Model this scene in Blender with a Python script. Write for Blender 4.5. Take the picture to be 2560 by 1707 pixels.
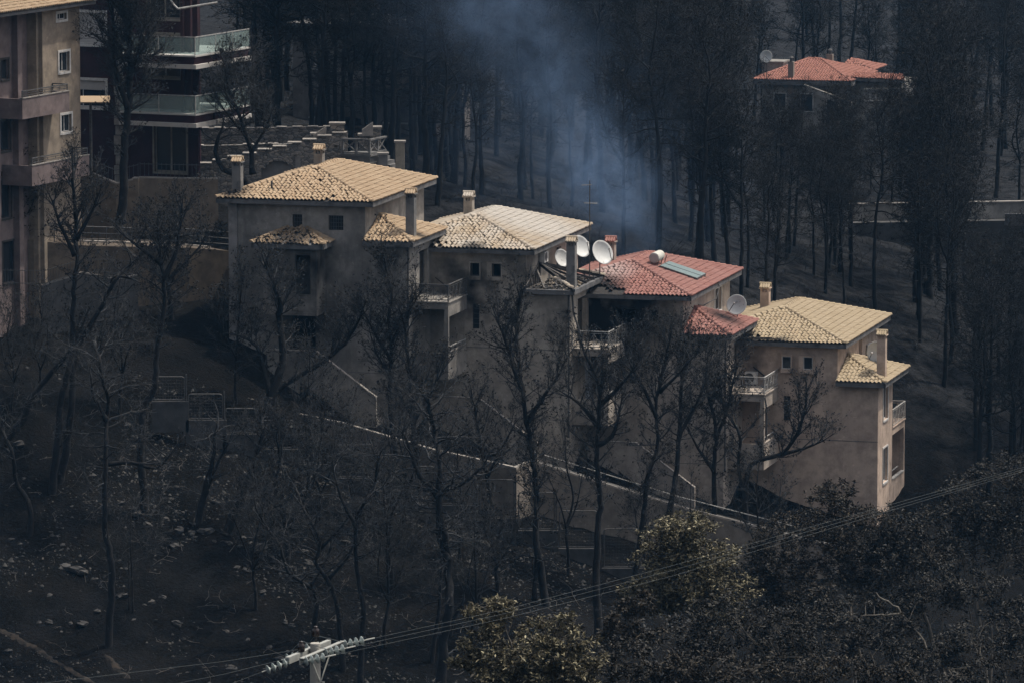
import bpy, math, random
import numpy as np
from mathutils import Vector, Matrix

for o in list(bpy.data.objects):
    bpy.data.objects.remove(o, do_unlink=True)
SC = bpy.context.scene
COL = SC.collection
R = math.radians

# ------------------------------------------------------------------ camera, sky, sun, exposure
CAMZ = 60.0
PITCH = R(7.55)
FPX = 14222.0                      # 200 mm lens on a 36 mm sensor, in photograph pixels
cam_d = bpy.data.cameras.new('camera')
cam_d.lens = 200.0
cam_d.sensor_width = 36.0
cam_d.clip_start = 1.0
cam_d.clip_end = 4000.0
cam = bpy.data.objects.new('camera', cam_d)
COL.objects.link(cam)
cam.location = (0, 0, CAMZ)
cam.rotation_euler = (R(90) - PITCH, 0, 0)
SC.camera = cam

SUN_AZ = R(20.0)      # direction towards the sun, measured from +x (right) towards +y (away)
SUN_EL = R(66.0)
world = bpy.data.worlds.new('World')
SC.world = world
world.use_nodes = True
wn = world.node_tree.nodes
wl = world.node_tree.links
wn.clear()
w_out = wn.new('ShaderNodeOutputWorld')
w_bg = wn.new('ShaderNodeBackground')
w_sky = wn.new('ShaderNodeTexSky')
w_sky.sky_type = 'NISHITA'
w_sky.sun_disc = False
w_sky.sun_elevation = SUN_EL
w_sky.sun_rotation = R(90) - SUN_AZ
w_sky.altitude = 200
w_sky.air_density = 1.0
w_sky.dust_density = 6.0
w_sky.ozone_density = 0.6
w_bg.inputs['Strength'].default_value = 0.15
w_hsv = wn.new('ShaderNodeHueSaturation')      # smoke veils the whole sky: paler than clear blue
w_hsv.inputs['Saturation'].default_value = 0.42
wl.new(w_sky.outputs[0], w_hsv.inputs['Color'])
wl.new(w_hsv.outputs[0], w_bg.inputs['Color'])
wl.new(w_bg.outputs[0], w_out.inputs['Surface'])

sun_d = bpy.data.lights.new('sun', 'SUN')
sun_d.energy = 3.25
sun_d.angle = R(0.55)
sun_d.color = (1.0, 0.93, 0.82)
sun = bpy.data.objects.new('sun', sun_d)
COL.objects.link(sun)
SUN_DIR = Vector((math.cos(SUN_AZ) * math.cos(SUN_EL), math.sin(SUN_AZ) * math.cos(SUN_EL), math.sin(SUN_EL)))
sun.rotation_euler = SUN_DIR.to_track_quat('Z', 'Y').to_euler()
sun.location = (40, 300, 140)

vs = SC.view_settings
vs.view_transform = 'Standard'
vs.look = 'None'
vs.exposure = 0.0
vs.gamma = 1.0
vs.use_curve_mapping = False
SC.cycles.use_denoising = True
try:
    SC.cycles.denoiser = 'OPENIMAGEDENOISE'
except Exception:
    pass
SC.cycles.max_bounces = 6
SC.cycles.diffuse_bounces = 3
SC.cycles.glossy_bounces = 2
SC.cycles.transmission_bounces = 4
SC.cycles.volume_bounces = 0
SC.cycles.transparent_max_bounces = 12
SC.cycles.volume_step_rate = 2.0
SC.cycles.volume_max_steps = 96

# ------------------------------------------------------------------ pixel <-> world
CXP, CYP = 1280.0, 853.5


def ray(x, y):
    dx = (x - CXP) / FPX
    dy = -(y - CYP) / FPX
    d = np.array([dx, math.cos(PITCH) + dy * math.sin(PITCH), -math.sin(PITCH) + dy * math.cos(PITCH)])
    return d / d[1]


def at(x, y, Y):
    d = ray(x, y) * Y
    return Vector((d[0], d[1], d[2] + CAMZ))


def on_line(x, y, A, B):
    """point seen at pixel (x, y) in the vertical plane through plan points A, B"""
    d = ray(x, y)
    ax, ay = A[0], A[1]
    bx, by = B[0] - A[0], B[1] - A[1]
    Y = (ax * by - ay * bx) / (d[0] * by - bx)
    return Vector((d[0] * Y, Y, d[2] * Y + CAMZ))


def topx(p):
    x, y, z = p[0], p[1], p[2] - CAMZ
    d = y * math.cos(PITCH) - z * math.sin(PITCH)
    up = y * math.sin(PITCH) + z * math.cos(PITCH)
    return CXP + FPX * x / d, CYP - FPX * up / d


# ------------------------------------------------------------------ objects
def tag(o, label=None, cat=None, group=None, kind=None):
    if label:
        o['label'] = label
    if cat:
        o['category'] = cat
    if group:
        o['group'] = group
    if kind:
        o['kind'] = kind
    return o


def thing(name, label, cat, loc=(0, 0, 0), rz=0.0, group=None):
    o = bpy.data.objects.new(name, None)
    o.empty_display_size = 0.3
    COL.objects.link(o)
    o.location = loc
    o.rotation_euler = (0, 0, rz)
    return tag(o, label, cat, group)


def put(name, mesh, parent=None, loc=(0, 0, 0), rot=None):
    o = bpy.data.objects.new(name, mesh)
    COL.objects.link(o)
    o.location = loc
    if rot is not None:
        o.rotation_euler = rot
    if parent is not None:
        o.parent = parent
    return o


class MB:
    """collects faces, builds one mesh"""

    def __init__(s):
        s.v = []
        s.f = []
        s.m = []
        s.cur = 0

    def add(s, vs_, fs_):
        n = len(s.v)
        s.v.extend([tuple(q) for q in vs_])
        s.f.extend([tuple(i + n for i in q) for q in fs_])
        s.m.extend([s.cur] * len(fs_))

    def box(s, x0, x1, y0, y1, z0, z1):
        s.add([(x0, y0, z0), (x1, y0, z0), (x1, y1, z0), (x0, y1, z0), (x0, y0, z1), (x1, y0, z1), (x1, y1, z1), (x0, y1, z1)],
              [(0, 3, 2, 1), (4, 5, 6, 7), (0, 1, 5, 4), (1, 2, 6, 5), (2, 3, 7, 6), (3, 0, 4, 7)])
        return s

    def bar(s, p, q, w, h, up=(0, 0, 1)):
        """rectangular bar from p to q"""
        p = Vector(p)
        q = Vector(q)
        d = (q - p).normalized()
        u = Vector(up)
        sx = d.cross(u)
        if sx.length < 1e-4:
            sx = d.cross(Vector((1, 0, 0)))
        sx.normalize()
        sz = sx.cross(d)
        a = sx * w / 2
        b = sz * h / 2
        s.add([p - a - b, p + a - b, p + a + b, p - a + b, q - a - b, q + a - b, q + a + b, q - a + b],
              [(0, 1, 2, 3), (4, 7, 6, 5), (0, 4, 5, 1), (1, 5, 6, 2), (2, 6, 7, 3), (3, 7, 4, 0)])
        return s

    def tube(s, pts, r, n=6, cap=True):
        pts = [Vector(p) for p in pts]
        rs = r if isinstance(r, (list, tuple)) else [r] * len(pts)
        base = len(s.v)
        prev = None
        for i, p in enumerate(pts):
            d = (pts[min(i + 1, len(pts) - 1)] - pts[max(i - 1, 0)]).normalized()
            if prev is None:
                ax = Vector((0, 0, 1)) if abs(d.z) < .9 else Vector((1, 0, 0))
                sx = d.cross(ax).normalized()
            else:
                sx = (prev - d * prev.dot(d)).normalized()
            prev = sx
            sy = d.cross(sx)
            for k in range(n):
                t = 2 * math.pi * k / n
                s.v.append(tuple(p + (sx * math.cos(t) + sy * math.sin(t)) * rs[i]))
        for i in range(len(pts) - 1):
            for k in range(n):
                a = base + i * n + k
                b = base + i * n + (k + 1) % n
                s.f.append((a, b, b + n, a + n))
                s.m.append(s.cur)
        if cap:
            s.f.append(tuple(base + k for k in reversed(range(n))))
            s.f.append(tuple(base + (len(pts) - 1) * n + k for k in range(n)))
            s.m += [s.cur, s.cur]
        return s

    def lathe(s, prof, n=16, M=None):
        """prof: (radius, z); M optional Matrix"""
        base = len(s.v)
        for r, z in prof:
            for k in range(n):
                t = 2 * math.pi * k / n
                p = Vector((r * math.cos(t), r * math.sin(t), z))
                if M is not None:
                    p = M @ p
                s.v.append(tuple(p))
        for i in range(len(prof) - 1):
            for k in range(n):
                a = base + i * n + k
                b = base + i * n + (k + 1) % n
                s.f.append((a, b, b + n, a + n))
                s.m.append(s.cur)
        return s

    def prism(s, poly, d):
        """closed polygon (list of 3D points) extruded by vector d"""
        n = len(poly)
        d = Vector(d)
        vs_ = [Vector(p) for p in poly] + [Vector(p) + d for p in poly]
        fs_ = [tuple(range(n)), tuple(reversed(range(n, 2 * n)))]
        for i in range(n):
            j = (i + 1) % n
            fs_.append((j, i, i + n, j + n))
        s.add(vs_, fs_)
        return s

    def mesh(s, name, mats, smooth=False):
        me = bpy.data.meshes.new(name)
        me.from_pydata(s.v, [], s.f)
        ml = mats if isinstance(mats, (list, tuple)) else [mats]
        for m in ml:
            me.materials.append(m)
        if len(ml) > 1:
            me.polygons.foreach_set('material_index', s.m)
        if smooth:
            me.polygons.foreach_set('use_smooth', [True] * len(me.polygons))
        me.update()
        return me

    def build(s, name, mats, parent=None, smooth=False, loc=(0, 0, 0), rot=None):
        return put(name, s.mesh(name, mats, smooth), parent, loc, rot)


def np_mesh(name, verts, faces, mats, midx=None, smooth=False):
    """verts (n,3); faces (m,k) with constant k"""
    me = bpy.data.meshes.new(name)
    verts = np.asarray(verts, dtype=np.float32)
    faces = np.asarray(faces, dtype=np.int32)
    m, k = faces.shape
    me.vertices.add(len(verts))
    me.vertices.foreach_set('co', verts.ravel())
    me.loops.add(m * k)
    me.loops.foreach_set('vertex_index', faces.ravel())
    me.polygons.add(m)
    me.polygons.foreach_set('loop_start', np.arange(0, m * k, k, dtype=np.int32))
    me.polygons.foreach_set('loop_total', np.full(m, k, dtype=np.int32))
    for mm in (mats if isinstance(mats, (list, tuple)) else [mats]):
        me.materials.append(mm)
    if midx is not None:
        me.polygons.foreach_set('material_index', np.asarray(midx, dtype=np.int32))
    if smooth:
        me.polygons.foreach_set('use_smooth', np.ones(m, dtype=bool))
    me.update(calc_edges=True)
    me.validate()
    return me


# ------------------------------------------------------------------ materials
def _ramp(nt, stops):
    r = nt.nodes.new('ShaderNodeValToRGB')
    e = r.color_ramp.elements
    while len(e) > 1:
        e.remove(e[-1])
    for i, (p, c) in enumerate(stops):
        q = e[0] if i == 0 else e.new(p)
        q.position = p
        q.color = (c[0], c[1], c[2], 1) if hasattr(c, '__len__') else (c, c, c, 1)
    return r


def _mix(nt, fac, a, b, mode='MIX'):
    m = nt.nodes.new('ShaderNodeMix')
    m.data_type = 'RGBA'
    m.blend_type = mode
    for sock, val in ((m.inputs[0], fac), (m.inputs[6], a), (m.inputs[7], b)):
        if hasattr(val, 'node') or hasattr(val, 'links'):
            nt.links.new(val, sock)
        elif hasattr(val, '__len__'):
            sock.default_value = (val[0], val[1], val[2], 1)
        else:
            sock.default_value = val
    return m.outputs[2]


def _math(nt, op, a, b=None, clamp=False):
    m = nt.nodes.new('ShaderNodeMath')
    m.operation = op
    m.use_clamp = clamp
    for i, val in enumerate((a, b)):
        if val is None:
            continue
        if hasattr(val, 'links'):
            nt.links.new(val, m.inputs[i])
        else:
            m.inputs[i].default_value = val
    return m.outputs[0]


def _noise(nt, vec, scale, detail=4, rough=.55, stretch=None):
    if stretch:
        mp = nt.nodes.new('ShaderNodeMapping')
        mp.inputs['Scale'].default_value = stretch
        nt.links.new(vec, mp.inputs['Vector'])
        vec = mp.outputs[0]
    n = nt.nodes.new('ShaderNodeTexNoise')
    n.inputs['Scale'].default_value = scale
    n.inputs['Detail'].default_value = detail
    n.inputs['Roughness'].default_value = rough
    nt.links.new(vec, n.inputs['Vector'])
    return n.outputs[0]


def new_mat(name):
    m = bpy.data.materials.new(name)
    m.use_nodes = True
    nt = m.node_tree
    b = nt.nodes['Principled BSDF']
    b.inputs['Specular IOR Level'].default_value = 0.25
    return m, nt, b


def pos(nt, kind='world'):
    if kind == 'world':
        return nt.nodes.new('ShaderNodeNewGeometry').outputs['Position']
    return nt.nodes.new('ShaderNodeTexCoord').outputs['Object']


def mat(name, c0, c1=None, scale=2.0, rough=.85, bump=0.0, bscale=20.0, metal=0.0, spots=None, coords='world', spec=None, stretch=None):
    """two colours mixed by noise, optional spots = (colour, scale, threshold, softness), optional bump"""
    m, nt, b = new_mat(name)
    v = pos(nt, coords)
    if c1 is None:
        c1 = tuple(x * .8 for x in c0)
    n = _noise(nt, v, scale, 5, .6, stretch)
    r = _ramp(nt, [(.32, c0), (.68, c1)])
    nt.links.new(n, r.inputs[0])
    out = r.outputs[0]
    for sp in (spots or []):
        col, sc, th, soft = sp[:4]
        st = sp[4] if len(sp) > 4 else None
        n2 = _noise(nt, v, sc, 6, .65, st)
        r2 = _ramp(nt, [(th, 0.0), (min(th + soft, 1), 1.0)])
        nt.links.new(n2, r2.inputs[0])
        out = _mix(nt, r2.outputs[0], out, col)
    nt.links.new(out, b.inputs['Base Color'])
    b.inputs['Roughness'].default_value = rough
    b.inputs['Metallic'].default_value = metal
    if spec is not None:
        b.inputs['Specular IOR Level'].default_value = spec
    if bump:
        n3 = _noise(nt, v, bscale, 5, .6)
        bp = nt.nodes.new('ShaderNodeBump')
        bp.inputs['Strength'].default_value = bump
        bp.inputs['Distance'].default_value = .05
        nt.links.new(n3, bp.inputs['Height'])
        nt.links.new(bp.outputs[0], b.inputs['Normal'])
    return m


def sphere_mask(nt, vec, c, r, soft):
    """1 inside a ball at c (a stain of its own), fading out at r"""
    s = nt.nodes.new('ShaderNodeVectorMath')
    s.operation = 'DISTANCE'
    nt.links.new(vec, s.inputs[0])
    s.inputs[1].default_value = c
    mr = nt.nodes.new('ShaderNodeMapRange')
    mr.inputs['From Min'].default_value = r
    mr.inputs['From Max'].default_value = max(r - soft, 0)
    nt.links.new(s.outputs['Value'], mr.inputs['Value'])
    return mr.outputs[0]


def render_mat(name, c0, c1, soot=.5, soot_col=(.035, .033, .033), stains=(), bump=.25):
    """painted render: patchy paint, soot clouds, rain streaks, flaking; stains = [(world centre, radius, soft)] of soot"""
    m, nt, b = new_mat(name)
    v = pos(nt)
    n = _noise(nt, v, .55, 5, .6)
    r = _ramp(nt, [(.35, c0), (.65, c1)])
    nt.links.new(n, r.inputs[0])
    out = r.outputs[0]
    # pale patches where the paint has faded or flaked
    n4 = _noise(nt, v, 3.2, 6, .7)
    r4 = _ramp(nt, [(.60, 0.0), (.66, 1.0)])
    nt.links.new(n4, r4.inputs[0])
    out = _mix(nt, _math(nt, 'MULTIPLY', r4.outputs[0], .40), out, tuple(min(1, x * 1.45) for x in c0))
    n5 = _noise(nt, v, 1.5, 7, .68)
    r5 = _ramp(nt, [(.38, 1.0), (.58, 0.0)])
    nt.links.new(n5, r5.inputs[0])
    out = _mix(nt, _math(nt, 'MULTIPLY', r5.outputs[0], .55), out, tuple(x * .48 for x in c1))
    # soot clouds
    n2 = _noise(nt, v, .33, 6, .62)
    r2 = _ramp(nt, [(.36, 0.0), (.66, 1.0)])
    nt.links.new(n2, r2.inputs[0])
    out = _mix(nt, _math(nt, 'MULTIPLY', r2.outputs[0], soot), out, soot_col)
    # vertical streaks
    n3 = _noise(nt, v, 2.3, 4, .6, (1, 1, .10))
    r3 = _ramp(nt, [(.5, 0.0), (.75, 1.0)])
    nt.links.new(n3, r3.inputs[0])
    out = _mix(nt, _math(nt, 'MULTIPLY', r3.outputs[0], .7 * max(soot, .25)), out, soot_col)
    wn_ = nt.nodes.new('ShaderNodeTexNoise')
    wn_.inputs['Scale'].default_value = .9
    wn_.inputs['Detail'].default_value = 5
    nt.links.new(v, wn_.inputs['Vector'])
    wm_ = nt.nodes.new('ShaderNodeVectorMath')
    wm_.operation = 'MULTIPLY_ADD'
    nt.links.new(wn_.outputs['Color'], wm_.inputs[0])
    wm_.inputs[1].default_value = (3.2, 3.2, 3.2)
    wm_.inputs[2].default_value = (-1.6, -1.6, -1.6)
    wa_ = nt.nodes.new('ShaderNodeVectorMath')
    nt.links.new(v, wa_.inputs[0])
    nt.links.new(wm_.outputs[0], wa_.inputs[1])
    for c, rad, soft in stains:
        k = sphere_mask(nt, wa_.outputs[0], c, rad * 1.15, min(rad * 1.1, soft * 1.5))
        k = _math(nt, 'MULTIPLY', k, _math(nt, 'ADD', _math(nt, 'MULTIPLY', n2, 1.3), .35), True)
        out = _mix(nt, k, out, (.010, .010, .011))
    nt.links.new(out, b.inputs['Base Color'])
    b.inputs['Roughness'].default_value = .93
    b.inputs['Specular IOR Level'].default_value = .12
    nb = _noise(nt, v, 14, 6, .65)
    bp = nt.nodes.new('ShaderNodeBump')
    bp.inputs['Strength'].default_value = bump
    bp.inputs['Distance'].default_value = .03
    nt.links.new(nb, bp.inputs['Height'])
    nt.links.new(bp.outputs[0], b.inputs['Normal'])
    return m


def tile_mat(name, cols, ash=None, ash_amt=0.0, soot=0.2, stains=(), ash_at=()):
    """clay tiles: one colour per tile out of cols, lichen and soot on top"""
    m, nt, b = new_mat(name)
    v = pos(nt)
    oi = nt.nodes.new('ShaderNodeObjectInfo')
    ge = nt.nodes.new('ShaderNodeNewGeometry')
    fr = _math(nt, 'FRACT', _math(nt, 'ADD', oi.outputs['Random'], ge.outputs['Random Per Island']))
    r = _ramp(nt, [(i / max(1, len(cols) - 1), c) for i, c in enumerate(cols)])
    nt.links.new(fr, r.inputs[0])
    out = r.outputs[0]
    n = _noise(nt, v, 6.0, 6, .7)
    out = _mix(nt, _math(nt, 'MULTIPLY', n, .55), out, tuple(x * .55 for x in cols[0]))
    n2 = _noise(nt, v, .7, 6, .65)
    if ash:
        r2 = _ramp(nt, [(.40, 0.0), (.62, 1.0)])
        nt.links.new(n2, r2.inputs[0])
        k = _math(nt, 'MULTIPLY', r2.outputs[0], ash_amt)
        for c, rad, soft in ash_at:
            k = _math(nt, 'MAXIMUM', k, _math(nt, 'MULTIPLY', sphere_mask(nt, v, c, rad, soft), _math(nt, 'ADD', n, .25)), True)
        out = _mix(nt, k, out, ash)
    n3 = _noise(nt, v, 1.7, 6, .7)
    r3 = _ramp(nt, [(.50, 0.0), (.74, 1.0)])
    nt.links.new(n3, r3.inputs[0])
    out = _mix(nt, _math(nt, 'MULTIPLY', r3.outputs[0], soot), out, (.03, .028, .027))
    for c, rad, soft in stains:
        k = sphere_mask(nt, v, c, rad, soft)
        k = _math(nt, 'MULTIPLY', k, _math(nt, 'ADD', n3, .45), True)
        out = _mix(nt, k, out, (.016, .015, .016))
    nt.links.new(out, b.inputs['Base Color'])
    b.inputs['Roughness'].default_value = .88
    b.inputs['Specular IOR Level'].default_value = .15
    nb = _noise(nt, v, 40, 4, .6)
    bp = nt.nodes.new('ShaderNodeBump')
    bp.inputs['Strength'].default_value = .2
    bp.inputs['Distance'].default_value = .01
    nt.links.new(nb, bp.inputs['Height'])
    nt.links.new(bp.outputs[0], b.inputs['Normal'])
    return m


def glass_mat(name, col=(.02, .025, .03), rough=.08):
    m, nt, b = new_mat(name)
    b.inputs['Base Color'].default_value = (*col, 1)
    b.inputs['Roughness'].default_value = rough
    b.inputs['Specular IOR Level'].default_value = .5
    return m


def clear_glass(name, tint=(.55, .8, .78), opacity=.35):
    m, nt, b = new_mat(name)
    nt.nodes.remove(b)
    out = nt.nodes['Material Output']
    tr = nt.nodes.new('ShaderNodeBsdfTransparent')
    tr.inputs[0].default_value = (.80, .90, .90, 1)
    di = nt.nodes.new('ShaderNodeBsdfPrincipled')
    di.inputs['Base Color'].default_value = (*tint, 1)
    di.inputs['Roughness'].default_value = .15
    mx = nt.nodes.new('ShaderNodeMixShader')
    mx.inputs[0].default_value = opacity
    nt.links.new(tr.outputs[0], mx.inputs[1])
    nt.links.new(di.outputs[0], mx.inputs[2])
    nt.links.new(mx.outputs[0], out.inputs['Surface'])
    return m


MT = {}
MT['plinth'] = mat('sooty_plinth', (.085, .082, .08), (.045, .044, .043), 1.5, .9, .3, 18)
MT['concrete'] = mat('concrete', (.22, .21, .20), (.14, .135, .13), 1.5, .9, .3, 18, spots=[((.04, .04, .042), 1.2, .52, .2)])
MT['fascia'] = mat('fascia', (.17, .165, .165), (.10, .10, .10), 1.2, .9, .25, 20, spots=[((.05, .05, .05), 1.6, .5, .2)])
MT['dark'] = mat('burnt_interior', (.012, .012, .013), (.02, .019, .018), 2, .95)
MT['frame_white'] = mat('white_frame', (.62, .60, .57), (.45, .43, .41), 5, .6)
MT['frame_burnt'] = mat('burnt_frame', (.03, .03, .03), (.06, .055, .05), 6, .8)
MT['glass'] = glass_mat('window_glass')
MT['metal_dark'] = mat('dark_iron', (.06, .06, .062), (.13, .125, .12), 8, .65, metal=.3)
MT['rail_pale'] = mat('pale_rail', (.42, .41, .39), (.22, .21, .20), 6, .6)
MT['dish'] = mat('dish_white', (.60, .60, .58), (.52, .52, .50), 2, .45, spots=[((.25, .24, .22), 4, .62, .1)])
MT['charwood'] = mat('charred_wood', (.022, .020, .020), (.055, .050, .046), 5, .9, .4, 30)
MT['greywood'] = mat('ash_grey_wood', (.20, .18, .165), (.06, .055, .05), 5, .9, .3, 30)
MT['bark'] = mat('charred_bark', (.007, .007, .008), (.020, .019, .019), 3, .9, .6, 14, spots=[((.075, .072, .072), 2.2, .60, .12)])  # silver-grey spots paint in sun glancing off the branches
MT['twig'] = mat('charred_twig', (.005, .0055, .0065), (.052, .053, .056), 2.2, .75)  # paler grey end carries the look of sunlit twigs
MT['twig_far'] = mat('charred_twig_behind', (.004, .005, .006), (.014, .0145, .016), 1.2, .85)
MT['bark_far'] = mat('charred_bark_behind', (.008, .009, .010), (.020, .020, .021), 2, .9)
MT['burnt_leaf'] = mat('burnt_leaf', (.010, .010, .010), (.026, .024, .022), 2, .9)
# ------------------------------------------------------------------ ground
CTRL = []


def cp(x, y, Y):
    p = at(x, y, Y)
    CTRL.append((p.x, p.y, p.z))


# near slope, below the bottom of the picture
for xx in (-60, -20, 20, 60):
    CTRL += [(xx, -10, CAMZ - 1.7), (xx, 60, CAMZ - 15), (xx, 148, CAMZ - 38), (xx, 200, CAMZ - 49.5)]
CTRL += [(-50, 240, 9), (-15, 240, 8.5), (15, 240, 7.0), (50, 240, 5)]
# slope below the fence, in the picture
for q in [(-200, 1707, 256), (20, 1707, 256), (270, 1660, 258), (640, 1707, 257), (1000, 1710, 258), (1300, 1730, 259),
          (72, 1343, 266), (361, 1275, 268.5), (560, 1325, 267.5), (900, 1480, 265), (1200, 1500, 267), (1500, 1600, 265),
          (1750, 1700, 262), (2100, 1740, 264), (2400, 1640, 268), (2600, 1560, 272),
          (380, 1062, 275.5), (550, 1098, 275), (700, 1150, 274.8), (1000, 1258, 274.5), (1215, 1341, 274.5), (1389, 1382, 274.5), (1503, 1426, 274.6), (1624, 1470, 275),
          (2000, 1560, 275), (30, 985, 275), (200, 1010, 275), (-200, 940, 277),
          # left, up to the flats
          (150, 930, 279), (300, 905, 280), (430, 880, 281), (20, 905, 280), (500, 800, 286), (400, 760, 290), (200, 700, 292),
          (0, 600, 298), (300, 520, 300), (450, 470, 304), (600, 400, 312), (-300, 560, 300), (250, 380, 318), (450, 300, 335),
          # under and behind the houses
          (1100, 1170, 281), (1500, 1260, 283), (1900, 1330, 286), (2150, 1350, 287),
          (1000, 560, 304), (1250, 590, 306), (1500, 620, 308), (1660, 645, 310), (1950, 725, 313), (2150, 830, 311), (2330, 1010, 306), (2300, 1215, 296), (2420, 1230, 297), (2600, 1220, 298),
          (1100, 440, 325), (1500, 480, 335), (1900, 560, 340), (2300, 690, 335), (2600, 760, 335),
          (2300, 575, 366), (2600, 580, 368), (800, 330, 330), (1000, 260, 355), (1500, 330, 380), (2000, 430, 400), (2600, 430, 410),
          (2100, 330, 470), (2600, 300, 480), (1500, 180, 470), (900, 120, 440), (400, 120, 420),
          (400, -20, 540), (1280, -20, 580), (2200, -10, 600), (-400, 20, 500), (3000, 200, 560)]:
    cp(*q)
for xx in (-120, 0, 120):
    CTRL += [(xx, 800, 45), (xx, 1000, 75)]
CT = np.array(CTRL)


def _tps_fit(C):
    n = len(C)
    S = 100.0
    X = C[:, :2] / S
    d2 = ((X[:, None] - X[None]) ** 2).sum(-1)
    K = np.where(d2 > 0, .5 * d2 * np.log(d2 + 1e-12), 0) + np.eye(n) * 2e-4
    Pm = np.hstack([np.ones((n, 1)), X])
    A = np.zeros((n + 3, n + 3))
    A[:n, :n] = K
    A[:n, n:] = Pm
    A[n:, :n] = Pm.T
    b = np.zeros(n + 3)
    b[:n] = C[:, 2]
    return X, np.linalg.solve(A, b)


_TX, _TW = _tps_fit(CT)
_rs = np.random.RandomState(5)
_LAT = _rs.rand(256, 256)


def vnoise(x, y):
    xi = np.floor(x).astype(int)
    yi = np.floor(y).astype(int)
    fx = x - xi
    fy = y - yi
    fx = fx * fx * (3 - 2 * fx)
    fy = fy * fy * (3 - 2 * fy)
    g = lambda i, j: _LAT[i & 255, j & 255]
    return (g(xi, yi) * (1 - fx) + g(xi + 1, yi) * fx) * (1 - fy) + (g(xi, yi + 1) * (1 - fx) + g(xi + 1, yi + 1) * fx) * fy - .5


def gz(x, y):
    x = np.atleast_1d(np.asarray(x, float))
    y = np.atleast_1d(np.asarray(y, float))
    out = np.empty(len(x))
    for s in range(0, len(x), 20000):
        X = np.stack([x[s:s + 20000], y[s:s + 20000]], 1) / 100.0
        d2 = ((X[:, None] - _TX[None]) ** 2).sum(-1)
        K = .5 * d2 * np.log(d2 + 1e-12)
        n = len(_TX)
        out[s:s + 20000] = K @ _TW[:n] + _TW[n] + X @ _TW[n + 1:]
    out += vnoise(x * .21 + 9, y * .21) * .55 + vnoise(x * .7, y * .7 + 40) * .32 + vnoise(x * 1.9, y * 1.9) * .16
    return out


def gz1(x, y):
    return float(gz([x], [y])[0])


def hit(x, y, y0=245.0, y1=640.0):
    """first place where the sight line through pixel (x, y) meets the ground"""
    d = ray(x, y)
    Y = np.arange(y0, y1, .25)
    z = d[2] * Y + CAMZ
    g = gz(d[0] * Y, Y)
    k = np.nonzero(z <= g)[0]
    Yh = Y[k[0]] if len(k) else 270.0
    return Vector((d[0] * Yh, Yh, d[2] * Yh + CAMZ))


gx = np.unique(np.concatenate([np.arange(-260, -32, 8.0), np.arange(-32, 36, .45), np.arange(36, 268, 8.0)]))
gy = np.unique(np.concatenate([np.arange(-20, 244, 6.0), np.arange(244, 320, .45), np.arange(320, 420, 1.5), np.arange(420, 1000, 8.0)]))
GX, GY = np.meshgrid(gx, gy)
GZ = gz(GX.ravel(), GY.ravel())
nx, ny = len(gx), len(gy)
idx = np.arange(nx * ny).reshape(ny, nx)
gf = np.stack([idx[:-1, :-1].ravel(), idx[:-1, 1:].ravel(), idx[1:, 1:].ravel(), idx[1:, :-1].ravel()], 1)


def ground_mat():
    m, nt, b = new_mat('burnt_ground')
    v = pos(nt)
    n = _noise(nt, v, .35, 6, .6)
    r = _ramp(nt, [(.30, (.0035, .0035, .0035)), (.48, (.006, .006, .0058)), (.60, (.012, .0105, .009)), (.72, (.005, .005, .0055))])
    nt.links.new(n, r.inputs[0])
    out = r.outputs[0]
    n2 = _noise(nt, v, 5.5, 6, .7)
    r2 = _ramp(nt, [(.52, 0.0), (.70, 1.0)])
    nt.links.new(n2, r2.inputs[0])
    out = _mix(nt, _math(nt, 'MULTIPLY', r2.outputs[0], .75), out, (.026, .025, .024))
    n3 = _noise(nt, v, 22, 3, .7)
    r3 = _ramp(nt, [(.69, 0.0), (.75, 1.0)])
    nt.links.new(n3, r3.inputs[0])
    out = _mix(nt, _math(nt, 'MULTIPLY', r3.outputs[0], .7), out, (.085, .079, .071))
    n5 = _noise(nt, v, 8.5, 4, .7)
    r5 = _ramp(nt, [(.40, 1.0), (.50, 0.0)])
    nt.links.new(n5, r5.inputs[0])
    out = _mix(nt, _math(nt, 'MULTIPLY', r5.outputs[0], .7), out, (.010, .010, .011))
    # pale ash lying in patches
    n4 = _noise(nt, v, .30, 8, .72)
    r4 = _ramp(nt, [(.50, 0.0), (.62, 1.0)])
    nt.links.new(n4, r4.inputs[0])
    out = _mix(nt, _math(nt, 'MULTIPLY', r4.outputs[0], .55), out, (.019, .019, .0205))
    # a thicker, paler bed of ash lies under the burnt wood behind the houses
    sp = nt.nodes.new('ShaderNodeSeparateXYZ')
    nt.links.new(v, sp.inputs[0])
    mr = nt.nodes.new('ShaderNodeMapRange')
    mr.inputs['From Min'].default_value = 297
    mr.inputs['From Max'].default_value = 308
    nt.links.new(sp.outputs[1], mr.inputs['Value'])
    n6 = _noise(nt, v, 1.1, 8, .72)
    r6 = _ramp(nt, [(.38, 0.0), (.60, 1.0)])
    nt.links.new(n6, r6.inputs[0])
    out = _mix(nt, _math(nt, 'MULTIPLY', mr.outputs[0], _math(nt, 'MULTIPLY', r6.outputs[0], .85)), out, (.046, .047, .051))
    nt.links.new(out, b.inputs['Base Color'])
    b.inputs['Roughness'].default_value = .97
    b.inputs['Specular IOR Level'].default_value = .05
    nb = _noise(nt, v, 6, 8, .7)
    bp = nt.nodes.new('ShaderNodeBump')
    bp.inputs['Strength'].default_value = 1.0
    bp.inputs['Distance'].default_value = .35
    nt.links.new(nb, bp.inputs['Height'])
    nt.links.new(bp.outputs[0], b.inputs['Normal'])
    return m


MT['ground'] = ground_mat()
ground = put('ground', np_mesh('ground', np.stack([GX.ravel(), GY.ravel(), GZ], 1), gf, MT['ground'], smooth=True))
tag(ground, 'burnt black hillside of ash and scattered stones', 'hillside', kind='structure')


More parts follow.
